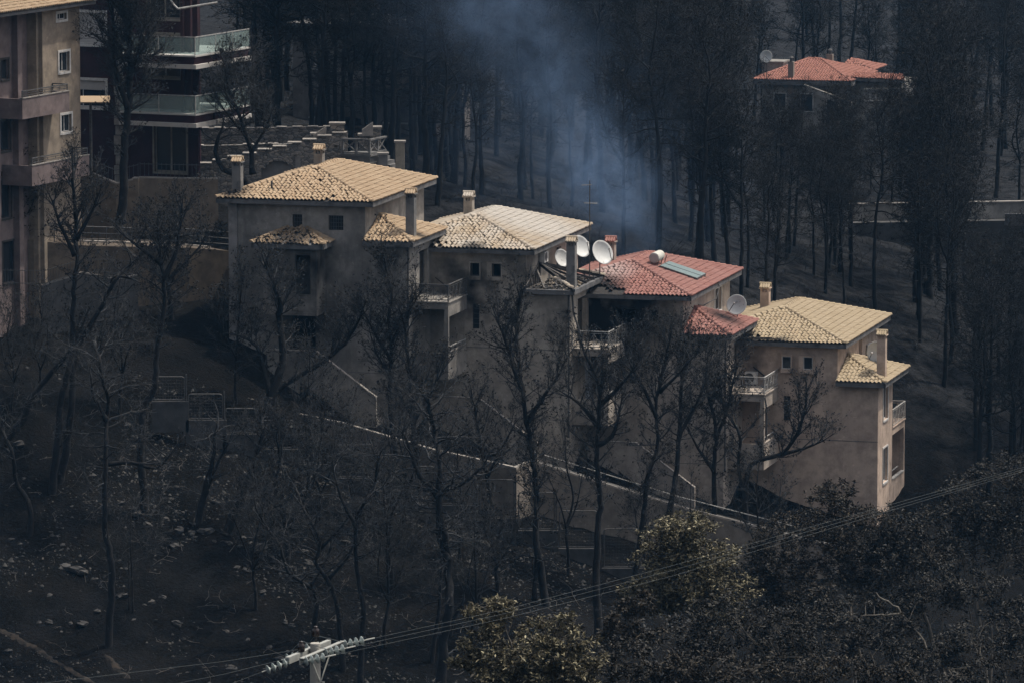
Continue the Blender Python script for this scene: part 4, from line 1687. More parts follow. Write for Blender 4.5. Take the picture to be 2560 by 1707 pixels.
# rough white quoins up the corner strip
for k in range(24):
    m = MB()
    w = .42 + .16 * ((k * 7) % 3) / 2
    m.box(-1.05 - w / 2, -1.05 + w / 2, -.12 - .03 * ((k * 5) % 3), -.003, -.4 + k * .53, -.4 + k * .53 + .48)
    m.build('quoin_stone', MT['coping'], mbld)
gl = clear_glass('balcony_glass', (.46, .54, .51), .28)
white_trim = mat('white_trim', (.50, .47, .43), (.40, .38, .36), 2, .8, spots=[((.12, .11, .11), 2, .58, .2)])
for k, z0 in enumerate((3.55, 6.62)):
    # slab: wide front corner, runs back along the right side
    a1, b0, b1 = 4.6, -2.2, 4.2
    a0 = 0.1
    m = MB()
    m.box(a0, a1, b0, -.003, z0 + .62, z0 + .70)
    m.box(1.003, a1, .223, b1 - .003, z0 + .62, z0 + .70)
    m.box(a0, a1 + .06, b0 - .06, -.003, z0, z0 + .22)
    m.box(1.003, a1 + .06, .223, b1, z0, z0 + .22)
    m.build('balcony_slab', white_trim, mbld)
    m = MB()
    m.box(a0 + .02, a1 - .12, b0 + .12, -.003, z0 + .223, z0 + .617)
    m.box(1.003, a1 - .12, .223, b1 - .02, z0 + .223, z0 + .617)
    m.build('balcony_band', maroon, mbld)
    zf = z0 + .70
    for (p, q) in (((a0, b0 + .05), (2.4, b0 + .05)), ((2.4, b0 + .05), (a1 - .05, b0 + .05)), ((a1 - .05, b0 + .05), (a1 - .05, 0.2)), ((a1 - .05, .2), (a1 - .05, 2.2)), ((a1 - .05, 2.2), (a1 - .05, b1))):
        P0, Q0 = Vector((*p, zf + .06)), Vector((*q, zf + .06))
        d = (Q0 - P0).normalized()
        n = d.cross(Z_) * .012
        m = MB()
        m.prism([P0 + d * .04, Q0 - d * .04, Q0 - d * .04 + Z_ * .86, P0 + d * .04 + Z_ * .86], n)
        g = m.build('glass_panel', gl, mbld)
        m = MB()
        m.bar(P0 + Z_ * .90, Q0 + Z_ * .90, .05, .05)
        m.bar(P0 - Z_ * .05, P0 + Z_ * .88, .04, .04)
        m.build('handrail', MT['rail_pale'], g)
for a in (2.9, 3.35):
    m = MB()
    m.box(a, a + .16, -.6, -.4, 7.33, 12.4)
    m.build('pillar', maroon, mbld)
    m = MB()
    m.box(a, a + .16, -.6, -.4, 4.26, 6.615)
    m.build('pillar', maroon, mbld)
m = MB()
m.tube([(2.0, -.4, 10.4), (3.0, -1.5, 9.9), (3.6, -2.2, 9.75)], .05, 6)
m.tube([(3.6, -2.2, 9.75), (5.3, -1.0, 10.05)], .06, 6)
m.build('awning_arm', MT['rail_pale'], mbld)
# lower court: beige walls, iron fence
root = thing('courtyard_wall', 'beige courtyard wall with iron railings below the maroon building', 'wall', tuple(at(420, 480, 296)))
ro = Vector(root.location)
tp = [at(205, 428, 297), at(290, 462, 296), at(345, 448, 296), at(350, 446, 297), at(545, 450, 298)]
chain_wall(root, [p - ro for p in tp], .3, [-2.6] * 5, render_mat('render_beige_court', (.25, .20, .155), (.19, .155, .12), .35), MT['coping'])
for p, q in ((tp[0], tp[1]), (tp[1], tp[2]), (tp[3], tp[4])):
    n = int((q - p).length / .22)
    m = MB()
    m.bar(p - ro + Z_ * .75, q - ro + Z_ * .75, .04, .03)
    m.build('rail', MT['metal_dark'], root)
    for k in range(n + 1):
        put('bar', bm, root, tuple(p.lerp(q, k / n) - ro + Y_ * .1))
# carport-like post and small tiled canopy between the two buildings
root = thing('canopy_post', 'slim dark post carrying a small tiled canopy between the flats and maroon building', 'post', tuple(at(228, 430, 294)))
m = MB()
m.tube([(0, 0, -.6), (0, 0, 3.6)], .07, 8)
m.build('pole', MT['metal_dark'], root)
m = MB()
m.prism([(-.9, -.4, 3.6), (1.0, -.4, 3.6), (1.0, .5, 3.85), (-.9, .5, 3.85)], (0, 0, .06))
m.build('canopy', t1, root)

# ------------------------------------------------------------------ old stone wall with arch, coping slabs, stair platform
MT['stone'] = None


def stone_mat():
    m, nt, b = new_mat('rubble_stone')
    v = pos(nt)
    mp = nt.nodes.new('ShaderNodeMapping')
    mp.inputs['Scale'].default_value = (2.6, 2.6, 5.2)
    nt.links.new(v, mp.inputs['Vector'])
    vo = nt.nodes.new('ShaderNodeTexVoronoi')
    vo.inputs['Scale'].default_value = 1.4
    nt.links.new(mp.outputs[0], vo.inputs['Vector'])
    vd = nt.nodes.new('ShaderNodeTexVoronoi')
    vd.feature = 'DISTANCE_TO_EDGE'
    vd.inputs['Scale'].default_value = 1.4
    nt.links.new(mp.outputs[0], vd.inputs['Vector'])
    r = _ramp(nt, [(0, (.10, .095, .09)), (.5, (.16, .15, .14)), (1, (.24, .21, .18))])
    sx = nt.nodes.new('ShaderNodeSeparateColor')
    nt.links.new(vo.outputs['Color'], sx.inputs[0])
    nt.links.new(sx.outputs[0], r.inputs[0])
    e = _ramp(nt, [(0, 1.0), (.07, 0.0)])
    nt.links.new(vd.outputs['Distance'], e.inputs[0])
    out = _mix(nt, e.outputs[0], r.outputs[0], (.03, .03, .03))
    nt.links.new(out, b.inputs['Base Color'])
    b.inputs['Roughness'].default_value = .95
    bp = nt.nodes.new('ShaderNodeBump')
    bp.inputs['Strength'].default_value = .8
    bp.inputs['Distance'].default_value = .06
    nt.links.new(vd.outputs['Distance'], bp.inputs['Height'])
    nt.links.new(bp.outputs[0], b.inputs['Normal'])
    return m


MT['stone'] = stone_mat()
so = at(720, 480, 303)
sw = thing('stone_wall', 'old rubble stone wall with blind arch and stepped pale coping behind the top house', 'wall', tuple(so))
ptsw = [at(455, 425, 303), at(610, 392, 303), at(700, 366, 304), at(790, 340, 305), at(868, 330, 306)]
# arch opening is a recess: build the wall in strips round it
arch_c = at(692, 455, 303.3)
ar = .98
m = MB()
N = 44
A0, A1 = at(455, 425, 303), at(868, 330, 306)
for k in range(N):
    t0, t1_ = k / N, (k + 1) / N
    p, q = A0.lerp(A1, t0), A0.lerp(A1, t1_)
    mid = (p.x + q.x) / 2
    top0 = p.z - so.z
    top1 = q.z - so.z
    lo = -4.5
    dx = abs(mid - arch_c.x)
    if dx < ar:
        lo = arch_c.z - so.z + math.sqrt(ar * ar - dx * dx)
    m.prism([(p.x - so.x, p.y - so.y, top0), (q.x - so.x, q.y - so.y, top1), (q.x - so.x, q.y - so.y, lo), (p.x - so.x, p.y - so.y, lo)], (0, .5, 0))
m.build('masonry', MT['stone'], sw)
m = MB()
m.box(arch_c.x - so.x - 1.2, arch_c.x - so.x + 1.2, arch_c.y - so.y + 1.75, arch_c.y - so.y + 1.9, -4.5, arch_c.z - so.z + 1.2)
m.build('arch_infill', mat('arch_plaster', (.24, .225, .21), (.17, .16, .155), 2, .9), sw)
n = 11
for k in range(n):
    t = (k + .5) / n
    p = A0.lerp(A1, t) - so
    m = MB()
    m.box(p.x - .40, p.x + .36, p.y - .12, p.y + .60, p.z + .015 + .02 * (k % 2), p.z + .07 + .02 * (k % 2))
    m.build('coping_slab', MT['coping'], sw)
for k in range(8):
    t = (k + .5) / 8
    p = A0.lerp(A1, t) - so
    m = MB()
    m.box(p.x - .11, p.x + .11, p.y - .12, p.y - .003, p.z - .60, p.z - .55)
    m.build('corbel_stone', MT['coping'], sw)
# piers and raking end stones on top
for (x, y, w, h) in ((843, 350, .75, .85), (790, 362, .5, .55), (910, 362, .55, .5), (936, 362, .7, .9)):
    p = at(x, y, 306.5) - so
    m = MB()
    m.box(p.x - w / 2, p.x + w / 2, p.y - .3, p.y + .3, p.z - .4, p.z + h)
    pr = m.build('pier', MT['stone'], sw)
    m = MB()
    m.box(p.x - w / 2 - .06, p.x + w / 2 + .06, p.y - .36, p.y + .36, p.z + h + .003, p.z + h + .10)
    m.build('cap_stone', MT['coping'], pr)
for (x0, y0, x1, y1) in ((783, 338, 815, 317), (905, 325, 932, 306)):
    p, q = at(x0, y0, 306) - so, at(x1, y1, 306) - so
    m = MB()
    m.prism([p, q, q - Z_ * .75, p - Z_ * .35], (0, .3, 0))
    m.build('raking_stone', MT['coping'], sw)
# upper terrace walls behind, stepping back
for (x0, y0, x1, y1, Yb, lab) in ((480, 366, 760, 360, 306, 'low pale ledge wall just above the arched stone wall'), (490, 322, 840, 318, 312, 'upper terrace wall with broken pale coping among the trunks')):
    o_ = at(x0, y0, Yb)
    rt = thing('terrace_wall', lab, 'wall', tuple(o_))
    p, q = Vector((0, 0, 0)), at(x1, y1, Yb) - o_
    m = MB()
    m.prism([p, q, q - Z_ * .9, p - Z_ * .9], (0, .5, 0))
    m.build('masonry', MT['stone'], rt)
    rr = random.Random(int(x0 + Yb))
    for k in range(9):
        if rr.random() < .4:
            continue
        c = p.lerp(q, (k + .5) / 9)
        m = MB()
        m.box(c.x - .28, c.x + .28, c.y - .06, c.y + .50, c.z + .01, c.z + .05)
        m.build('coping_slab', MT['coping'], rt)
# viewing platform with crossed rails and stair
po = at(905, 420, 305)
pf = thing('stone_platform', 'grey stair platform with crossed concrete rails beside the stone wall', 'platform', tuple(po), -FY)
m = MB()
zf = at(905, 383, 305).z - po.z
m.box(-.85, .75, -.6, 1.4, zf - .5, zf - .12)
m.box(-.95, .85, -.7, 1.5, zf - .117, zf)
m.build('slab', MT['concrete'], pf)
for (p, q) in (((-.85, -.62), (.75, -.62)), ((.75, -.62), (.75, 1.4))):
    P0, Q0 = Vector((*p, zf)), Vector((*q, zf))
    m = MB()
    m.bar(P0 + Z_ * .78, Q0 + Z_ * .78, .16, .09)
    m.bar(P0 + Z_ * .06, Q0 + Z_ * .06, .12, .08)
    rr_ = m.build('rail', MT['concrete'], pf)
    nn = 2
    for k in range(nn):
        a, b = P0.lerp(Q0, k / nn), P0.lerp(Q0, (k + 1) / nn)
        m = MB()
        m.bar(a + Z_ * .1, b + Z_ * .74, .05, .06)
        m.bar(b + Z_ * .1, a + Z_ * .74, .05, .055)
        m.build('cross_brace', MT['concrete'], rr_)
        m = MB()
        m.bar(a, a + Z_ * .8, .11, .11)
        m.build('post', MT['concrete'], rr_)
m = MB()
for k in range(8):
    m.box(.86 + k * .26, .86 + (k + 1) * .26 - .003, .1, 1.2, zf - .3 - (k + 1) * .2 - .4, zf - (k + 1) * .2)
m.build('stair', MT['concrete'], pf)
# gate pillars further right
for x, y0, y1, lab in ((1000, 352, 440, 'tall plain brown pillar right of the stair platform'), (958, 382, 440, 'low brown pillar below the stair platform')):
    b_ = at(x, y1, 304)
    h_ = at(x, y0, 304).z - b_.z
    rt = thing('gate_pillar', lab, 'pillar', tuple(b_))
    m = MB()
    m.box(-.24, .24, -.24, .24, -1.5, h_ - .1)
    m.build('shaft', cream if x > 980 else MT['concrete'], rt)
    m = MB()
    m.box(-.31, .31, -.31, .31, h_ - .097, h_)
    m.build('cap_stone', MT['coping'], rt)

# burnt villa among the trunks
vo_ = at(930, 330, 338)
villa = thing('burnt_villa', 'gutted pale villa with black openings hidden among burnt trunks', 'house', tuple(vo_), -R(18))
m = MB()
vm = render_mat('render_villa', (.20, .18, .165), (.15, .135, .125), .55)
wall_sheet(m, (0, 0, 0), X_, Z_, -Y_, (-5, 3.5), (-3, 6.2), [(-3.9, -2.7, .8, 2.6), (-1.8, -.7, .3, 2.6), (.8, 2.2, .6, 2.5), (-3.9, -2.7, 3.7, 5.3), (-1.2, .2, 3.5, 5.4), (1.4, 2.4, 3.7, 5.2)])
wall_sheet(m, (3.5, 0, 0), Y_, Z_, X_, (.222, 8), (-3, 6.2), [(2, 3.3, 3.6, 5.3), (2, 3.3, .6, 2.5)])
m.box(-5, 3.2, 4.5, 8, -3, 6.19)
m.build('wall', vm, villa)
m = MB()
m.box(-1.6, 3.6, -1.4, -.003, 2.75, 3.0)
m.box(-1.6, 3.6, -1.4, -1.28, 3.003, 3.7)
m.build('balcony', vm, villa)
m = MB()
m.box(-5.3, 3.8, -.3, 8.2, 6.2, 6.4)
m.build('roof_slab', MT['fascia'], villa)
for (a0, a1, z0, z1) in [(-3.9, -2.7, .8, 2.6), (.8, 2.2, .6, 2.5), (-3.9, -2.7, 3.7, 5.3), (-1.2, .2, 3.5, 5.4), (1.4, 2.4, 3.7, 5.2)]:
    window(villa, (0, 0, 0), X_, -Y_, a0, a1, z0, z1, MT['frame_burnt'], pane=False, sill=MT['coping'])

# ------------------------------------------------------------------ distant house, upper right
DY = 430.0
do = at(2075, 300, DY)
dh = thing('distant_house', 'distant house with salmon red tiled roof above the burnt wood', 'house', tuple(do), -R(16))
sc_ = FPX / DY


def dpx(x, y, v=0.0):
    """pixel -> local on front plane of the distant house"""
    U = Vector((math.cos(R(16)), -math.sin(R(16)), 0))
    V = Vector((math.sin(R(16)), math.cos(R(16)), 0))
    dv = Vector(ray(x, y))
    oc = Vector((do.x, do.y, do.z - CAMZ))
    t = (v + oc.dot(V)) / dv.dot(V)
    w = dv * t + Vector((0, 0, CAMZ)) - do
    return Vector((w.dot(U), w.dot(V), w.z))


t_far = tile_mat('tiles_salmon', [(.33, .155, .12), (.37, .18, .14), (.30, .135, .105)], soot=.15)
e0, e1 = dpx(1882, 204), dpx(2128, 202)
ez = (e0.z + e1.z) / 2
wd_ = e1.x - e0.x
m = MB()
dpt = 9.5
rh = 1.25
A_, B_, C_, D_ = Vector((e0.x, 0, ez)), Vector((e1.x, 0, ez)), Vector((e1.x, dpt, ez)), Vector((e0.x, dpt, ez))
Ra, Rb = Vector((e0.x + wd_ * .42, dpt / 2, ez + rh)), Vector((e0.x + wd_ * .55, dpt / 2, ez + rh))
m.add([A_, B_, C_, D_, Ra, Rb], [(0, 1, 5, 4), (1, 2, 5), (2, 3, 4, 5), (3, 0, 4)])
fascia(m, [D_, A_, B_, C_], .35, .2)
r_ = m.build('roof', MT['fascia'], dh)
tmf = tile_mesh('tile', t_far)
rng = random.Random(11)
lay(r_, 'tile', tmf, slope_tiles([A_, B_, Rb, Ra], rng, .1) + slope_tiles([B_, C_, Rb], rng, .1) + slope_tiles([D_, A_, Ra], rng, .1), 0)
lay(r_, 'ridge_tile', ridge_mesh('ridge_tile', t_far), hip_tiles(B_, Rb, rng) + hip_tiles(A_, Ra, rng) + hip_tiles(Ra, Rb, rng), None)
# lower side roof
f0, f1 = dpx(2128, 196, 1.5), dpx(2262, 203, 1.5)
g0, g1 = dpx(2128, 181, 5), dpx(2255, 188, 5)
m = MB()
m.add([f0, f1, g1, g0], [(0, 1, 2, 3)])
m.prism([f0, f1, f1 - Z_ * .2, f0 - Z_ * .2], (0, .15, 0))
r2_ = m.build('side_roof', MT['fascia'], dh)
lay(r2_, 'tile', tmf, slope_tiles([f0, f1, g1, g0], rng, .1), 0)
wall_far = render_mat('render_pale_far', (.36, .34, .31), (.28, .265, .245), .3)
m = MB()
m.box(e0.x + .6, e1.x - .5, .6, dpt - .5, -5, ez - .01)
m.box(e1.x - .497, f1.x - .4, 2.2, 8, -5, min(f0.z, f1.z) - .25)
m.build('wall', wall_far, dh)
for k, a in enumerate((e0.x + 1.5, e0.x + 3.6, e0.x + 5.6)):
    window(dh, (0, .6, 0), X_, -Y_, a, a + 1.0, ez - 2.4, ez - 1.0, MT['frame_white'], depth=-.07, fw=.06)
m = MB()
m.prism([dpx(2010, 212, -1), dpx(2075, 236, -1), dpx(2128, 256, -1), dpx(2128, 268, -1), dpx(2070, 250, -1), dpx(2005, 222, -1)], (0, .3, 0))
m.build('raking_wall', wall_far, dh)
m = MB()
q0, q1 = dpx(2160, 224, -1.5), dpx(2278, 222, -1.5)
m.bar(q0, q1, .12, .12)
m.bar(q1, dpx(2284, 242, -1.5), .1, .1)
m.bar(q0 - Z_ * .9, q1 - Z_ * .9, .1, .1)
for k in range(9):
    c = q0.lerp(q1, k / 8)
    m.bar(c, c - Z_ * .9, .05, .05)
m.build('veranda_rail', MT['rail_pale'], dh)
for (x, yt, yb, w, v) in ((1978, 155, 198, .42, .6), (2075, 136, 172, .46, 6.0)):
    p = dpx(x, yb, v)
    top = dpx(x, yt, v).z
    m = MB()
    m.box(p.x - w / 2, p.x + w / 2, v - w / 2, v + w / 2, p.z - 1.2, top)
    c_ = m.build('chimney', mat('chimney_far', (.24, .20, .17), None, 2, .9), dh)
    m = MB()
    m.tube([(p.x, v, top), (p.x, v, top + .35)], .12, 8)
    m.tube([(p.x, v, top + .3), (p.x, v, top + .42)], [.2, .1], 8)
    m.build('cowl', MT['metal_dark'], c_)
m = MB()
p0, p1 = dpx(1912, 172, 7), dpx(1964, 156, 7)
m.box(p0.x, p1.x, 6, 8, p0.z - 1, p1.z)
m.box(p0.x - .1, p1.x + .1, 5.9, 8.1, p1.z + .003, p1.z + .12)
m.build('roof_room', wall_far, dh)
m = MB()
a_, b_ = dpx(2092, 176, 11), dpx(2184, 178, 11)
pk = dpx(2128, 148, 13)
m.add([a_, b_, Vector((b_.x, 16, b_.z)), Vector((a_.x, 16, a_.z)), pk], [(0, 1, 4), (1, 2, 4), (3, 0, 4)])
r3_ = m.build('rear_roof', MT['fascia'], dh)
lay(r3_, 'tile', tmf, slope_tiles([a_, b_, pk], rng, .3) + slope_tiles([b_, Vector((b_.x, 16, b_.z)), pk], rng, .3), 0)
dish('small far off dish on the distant salmon roofed house', at(1915, 142, DY), .95, (-.3, -.9, .2), 1, 1.6)

# long pale wall on the right, behind the wood
wo_ = at(2190, 560, 352)
rt = thing('roadside_wall', 'long pale low wall behind the burnt wood at right', 'wall', tuple(wo_))
p, q = at(2120, 513, 352) - wo_, at(2640, 505, 352) - wo_
m = MB()
m.prism([p, q, q - Z_ * 1.35, p - Z_ * 1.35], (0, .35, 0))
m.build('wall', wall_far, rt)
m = MB()
m.bar(p + Z_ * .04 + Y_ * .17, q + Z_ * .04 + Y_ * .17, .5, .08)
m.build('coping', MT['coping'], rt)
m = MB()
p, q = p - Z_ * 1.0 - Y_ * 1.2, q - Z_ * 1.0 - Y_ * 1.2
m.prism([p, q, q - Z_ * 2.6, p - Z_ * 2.6], (0, 1.15, 0))
m.build('lower_wall', MT['plinth'], rt)
for k, x in enumerate((2540, 2600)):
    c = at(x, 548, 350) - wo_
    m = MB()
    m.box(c.x - .7, c.x + .7, c.y - .3, c.y - .05, c.z - .4, c.z + .35)
    m.build('meter_box', MT['metal_dark'], rt)

# ------------------------------------------------------------------ power pole and wires in the near foreground
PY = 148.0
pt_ = at(788, 1606, PY)
pg = gz1(pt_.x, pt_.y)
pole = thing('power_pole', 'round concrete power pole with crossarm and glass insulator strings at the bottom', 'power pole', (pt_.x, pt_.y, pg - .3))
H_ = pt_.z - pg + .3
MT['pole'] = mat('pole_concrete', (.40, .38, .33), (.33, .31, .28), 4, .8, .15, 30)
MT['porcelain'] = mat('brown_porcelain', (.025, .015, .013), None, 4, .25, spec=.5)
MT['disc_glass'] = mat('insulator_glass', (.46, .50, .47), (.34, .38, .36), 9, .15, spec=.6)
MT['galv'] = mat('galvanised_steel', (.40, .40, .36), (.30, .30, .28), 6, .55, metal=.2)
m = MB()
m.tube([(0, 0, 0), (0, 0, H_ * .5), (0, 0, H_ - .012), (0, 0, H_)], [.20, .165, .135, .125], 20)
m.build('shaft', MT['pole'], pole)
cd = Vector((math.sin(R(22)), math.cos(R(22)), 0))        # crossarm runs mostly away from the camera
ce = Vector((cd.y, -cd.x, 0))                              # towards the right
zc_ = H_ - .26
for s, e0_, l0, l1 in ((-1, .15, -1.35, 1.35), (1, .15, -1.35, 1.35)):
    m = MB()
    o_ = ce * s * e0_
    p, q = cd * l0 + o_ + Z_ * zc_, cd * l1 + o_ + Z_ * zc_
    m.bar(p, q, .02, .16)
    m.bar(p + Z_ * .09 + ce * s * .05, q + Z_ * .09 + ce * s * .05, .12, .02)
    m.build('crossarm', MT['galv'], pole)
for s in (-.32, .32):
    m = MB()
    m.bar(cd * s * 1.9 + ce * .17 + Z_ * (zc_ - .08), cd * s * .1 + ce * .15 + Z_ * (zc_ - .75), .05, .015, tuple(ce))
    m.build('brace', MT['galv'], pole)
m = MB()
m.tube([ce * .10 + Z_ * (zc_ - .78), ce * .26 + Z_ * (zc_ - .78)], .02, 6)
m.build('bolt', MT['galv'], pole)
for l_, up_ in ((-.55, 0), (.4, .24)):
    m = MB()
    m.lathe([(.001, .30), (.05, .30), (.06, .27), (.045, .24), (.09, .22), (.095, .16), (.095, .04), (.08, .02), (.001, .02)], 14, Matrix.Translation(cd * l_ * 1.0 + ce * (-.16) + Z_ * (zc_ + .09 + up_)))
    m.tube([cd * l_ + ce * (-.16) + Z_ * (zc_ + .05), cd * l_ + ce * (-.16) + Z_ * (zc_ + .12 + up_)], .02, 6)
    m.build('post_insulator', MT['porcelain'], pole, True)

WA_, WB_ = (at(949, 1592, 149.0).x, 149.0), (at(2560, 1167, 158).x, 158)
wr_dir = Vector((WB_[0] - WA_[0], WB_[1] - WA_[1], 0)).normalized()
pw = Vector((pt_.x, pt_.y, pg - .3))
attach = [1.28, 0.0, -1.28]
right_px = [[(949, 1592), (1260, 1523), (1680, 1413), (2320, 1234), (2560, 1167), (2700, 1128)],
            [(902, 1615), (1260, 1533), (1680, 1425), (2320, 1241), (2560, 1172), (2700, 1132)],
            [(840, 1639), (1260, 1545), (1680, 1439), (2320, 1247), (2560, 1177), (2700, 1136)]]
left_px = [[(694, 1634), (560, 1652), (135, 1703), (0, 1720)], [(650, 1659), (560, 1684), (300, 1735), (0, 1800)], [(624, 1694), (580, 1707), (400, 1760), (0, 1880)]]
wire_m = mat('wire', (.085, .10, .105), (.065, .078, .082), 3, .6)


def insulator(p, d, n=4):
    """string of glass discs along d starting at p"""
    m = MB()
    m.tube([p, p + d * (.16 + n * .165)], .016, 6)
    st = m.build('insulator_string', MT['galv'], pole)
    q = d.to_track_quat('Z', 'Y').to_matrix().to_4x4()
    for k in range(n):
        m = MB()
        M = Matrix.Translation(p + d * (.12 + k * .165)) @ q
        m.lathe([(.02, -.045), (.045, -.04), (.05, -.005), (.085, .0), (.125, .022), (.130, .03), (.122, .036), (.10, .030), (.095, .04), (.075, .03), (.05, .04), (.02, .045)], 18, M)
        m.build('disc', MT['disc_glass'], st, True)
    return p + d * (.16 + n * .165)


names_r = ['uppermost of the three wires rising to the right from the pole', 'middle of the three wires rising to the right from the pole', 'lowest of the three wires rising to the right from the pole']
names_l = ['upper wire leaving the pole towards the lower left', 'middle wire leaving the pole towards the lower left', 'lowest wire leaving the pole towards the lower left']
for k in range(3):
    at_ = cd * attach[k] + Z_ * (zc_ - .02)
    # right
    tgt = [on_line(x, y, WA_, WB_) for x, y in right_px[k]]
    s0 = at_ + ce * .16
    off = at_ - cd * 0 + Vector((0, 0, 0))
    # keep each wire in its own vertical plane through its own attachment
    base_w = pw + s0
    A = (base_w.x, base_w.y)
    B = (WB_[0] + (cd * attach[k] * .9).x, WB_[1] + (cd * attach[k] * .9).y)
    tgt = [on_line(x, y, A, B) for x, y in right_px[k][1:]]
    d = (tgt[0] - base_w).normalized()
    end = insulator(s0, d)
    ew = pw + end
    w_ = thing('wire', names_r[k], 'power line', tuple(ew), 0, 'power lines on the pole')
    m = MB()
    pts = [Vector((0, 0, 0))]
    allp = [ew] + tgt
    fine = []
    for a, b in zip(allp[:-1], allp[1:]):
        for j in range(6):
            fine.append(a.lerp(b, j / 6) - ew)
    fine.append(allp[-1] - ew)
    m.tube(fine, .0036, 4, False)
    m.build('cable', wire_m, w_)
    m = MB()
    m.tube([Vector((0, 0, 0)) - d * .05, d * .2], .022, 6)
    m.build('clamp', MT['galv'], w_)
    # left
    s1 = at_ - ce * .16
    base_w = pw + s1
    dl_ = Vector((-wr_dir.x - .10, -wr_dir.y, 0)).normalized()
    A = (base_w.x, base_w.y)
    B = (base_w.x + dl_.x * 60, base_w.y + dl_.y * 60)
    tgt = [on_line(x, y, A, B) for x, y in left_px[k][1:]]
    d = (tgt[0] - base_w).normalized()
    end = insulator(s1, d)
    ew = pw + end
    w_ = thing('wire', names_l[k], 'power line', tuple(ew), 0, 'power lines on the pole')
    m = MB()
    allp = [ew] + tgt
    m.tube([p - ew for p in allp], .0036, 4, False)
    m.build('cable', wire_m, w_)
# jumper loops over the post insulators
for l_, k in ((.35, 0), (-.55, 1)):
    m = MB()
    top = cd * l_ + ce * (-.16) + Z_ * (zc_ + .40)
    a_ = cd * attach[k] + ce * .9 + Z_ * (zc_ + .02)
    b_ = cd * attach[k] - ce * .9 + Z_ * (zc_ - .12)
    m.tube([a_, a_.lerp(top, .5) - Z_ * .03, top, b_.lerp(top, .5) - Z_ * .05, b_], .008, 5, False)
    m.build('jumper', wire_m, pole)
# ------------------------------------------------------------------ trees
def seg_mesh(p0, p1, r0, r1, n):
    """independent tapered prisms for every segment (vectorised)"""
    p0, p1 = np.asarray(p0), np.asarray(p1)
    r0, r1 = np.asarray(r0)[:, None, None], np.asarray(r1)[:, None, None]
    d = p1 - p0
    d /= np.linalg.norm(d, axis=1)[:, None] + 1e-9
    ref = np.where(np.abs(d[:, 2:3]) < .9, np.array([[0, 0, 1.0]]), np.array([[1.0, 0, 0]]))
    sx = np.cross(d, ref)
    sx /= np.linalg.norm(sx, axis=1)[:, None] + 1e-9
    sy = np.cross(d, sx)
    t = 2 * np.pi * np.arange(n) / n
    ring = sx[:, None] * np.cos(t)[None, :, None] + sy[:, None] * np.sin(t)[None, :, None]
    V = np.concatenate([p0[:, None] + ring * r0, p1[:, None] + ring * r1], 1).reshape(-1, 3)
    k = np.arange(n)
    f = np.stack([k, (k + 1) % n, (k + 1) % n + n, k + n], 1)
    F = (f[None] + (np.arange(len(p0)) * 2 * n)[:, None, None]).reshape(-1, 4)
    return V, F


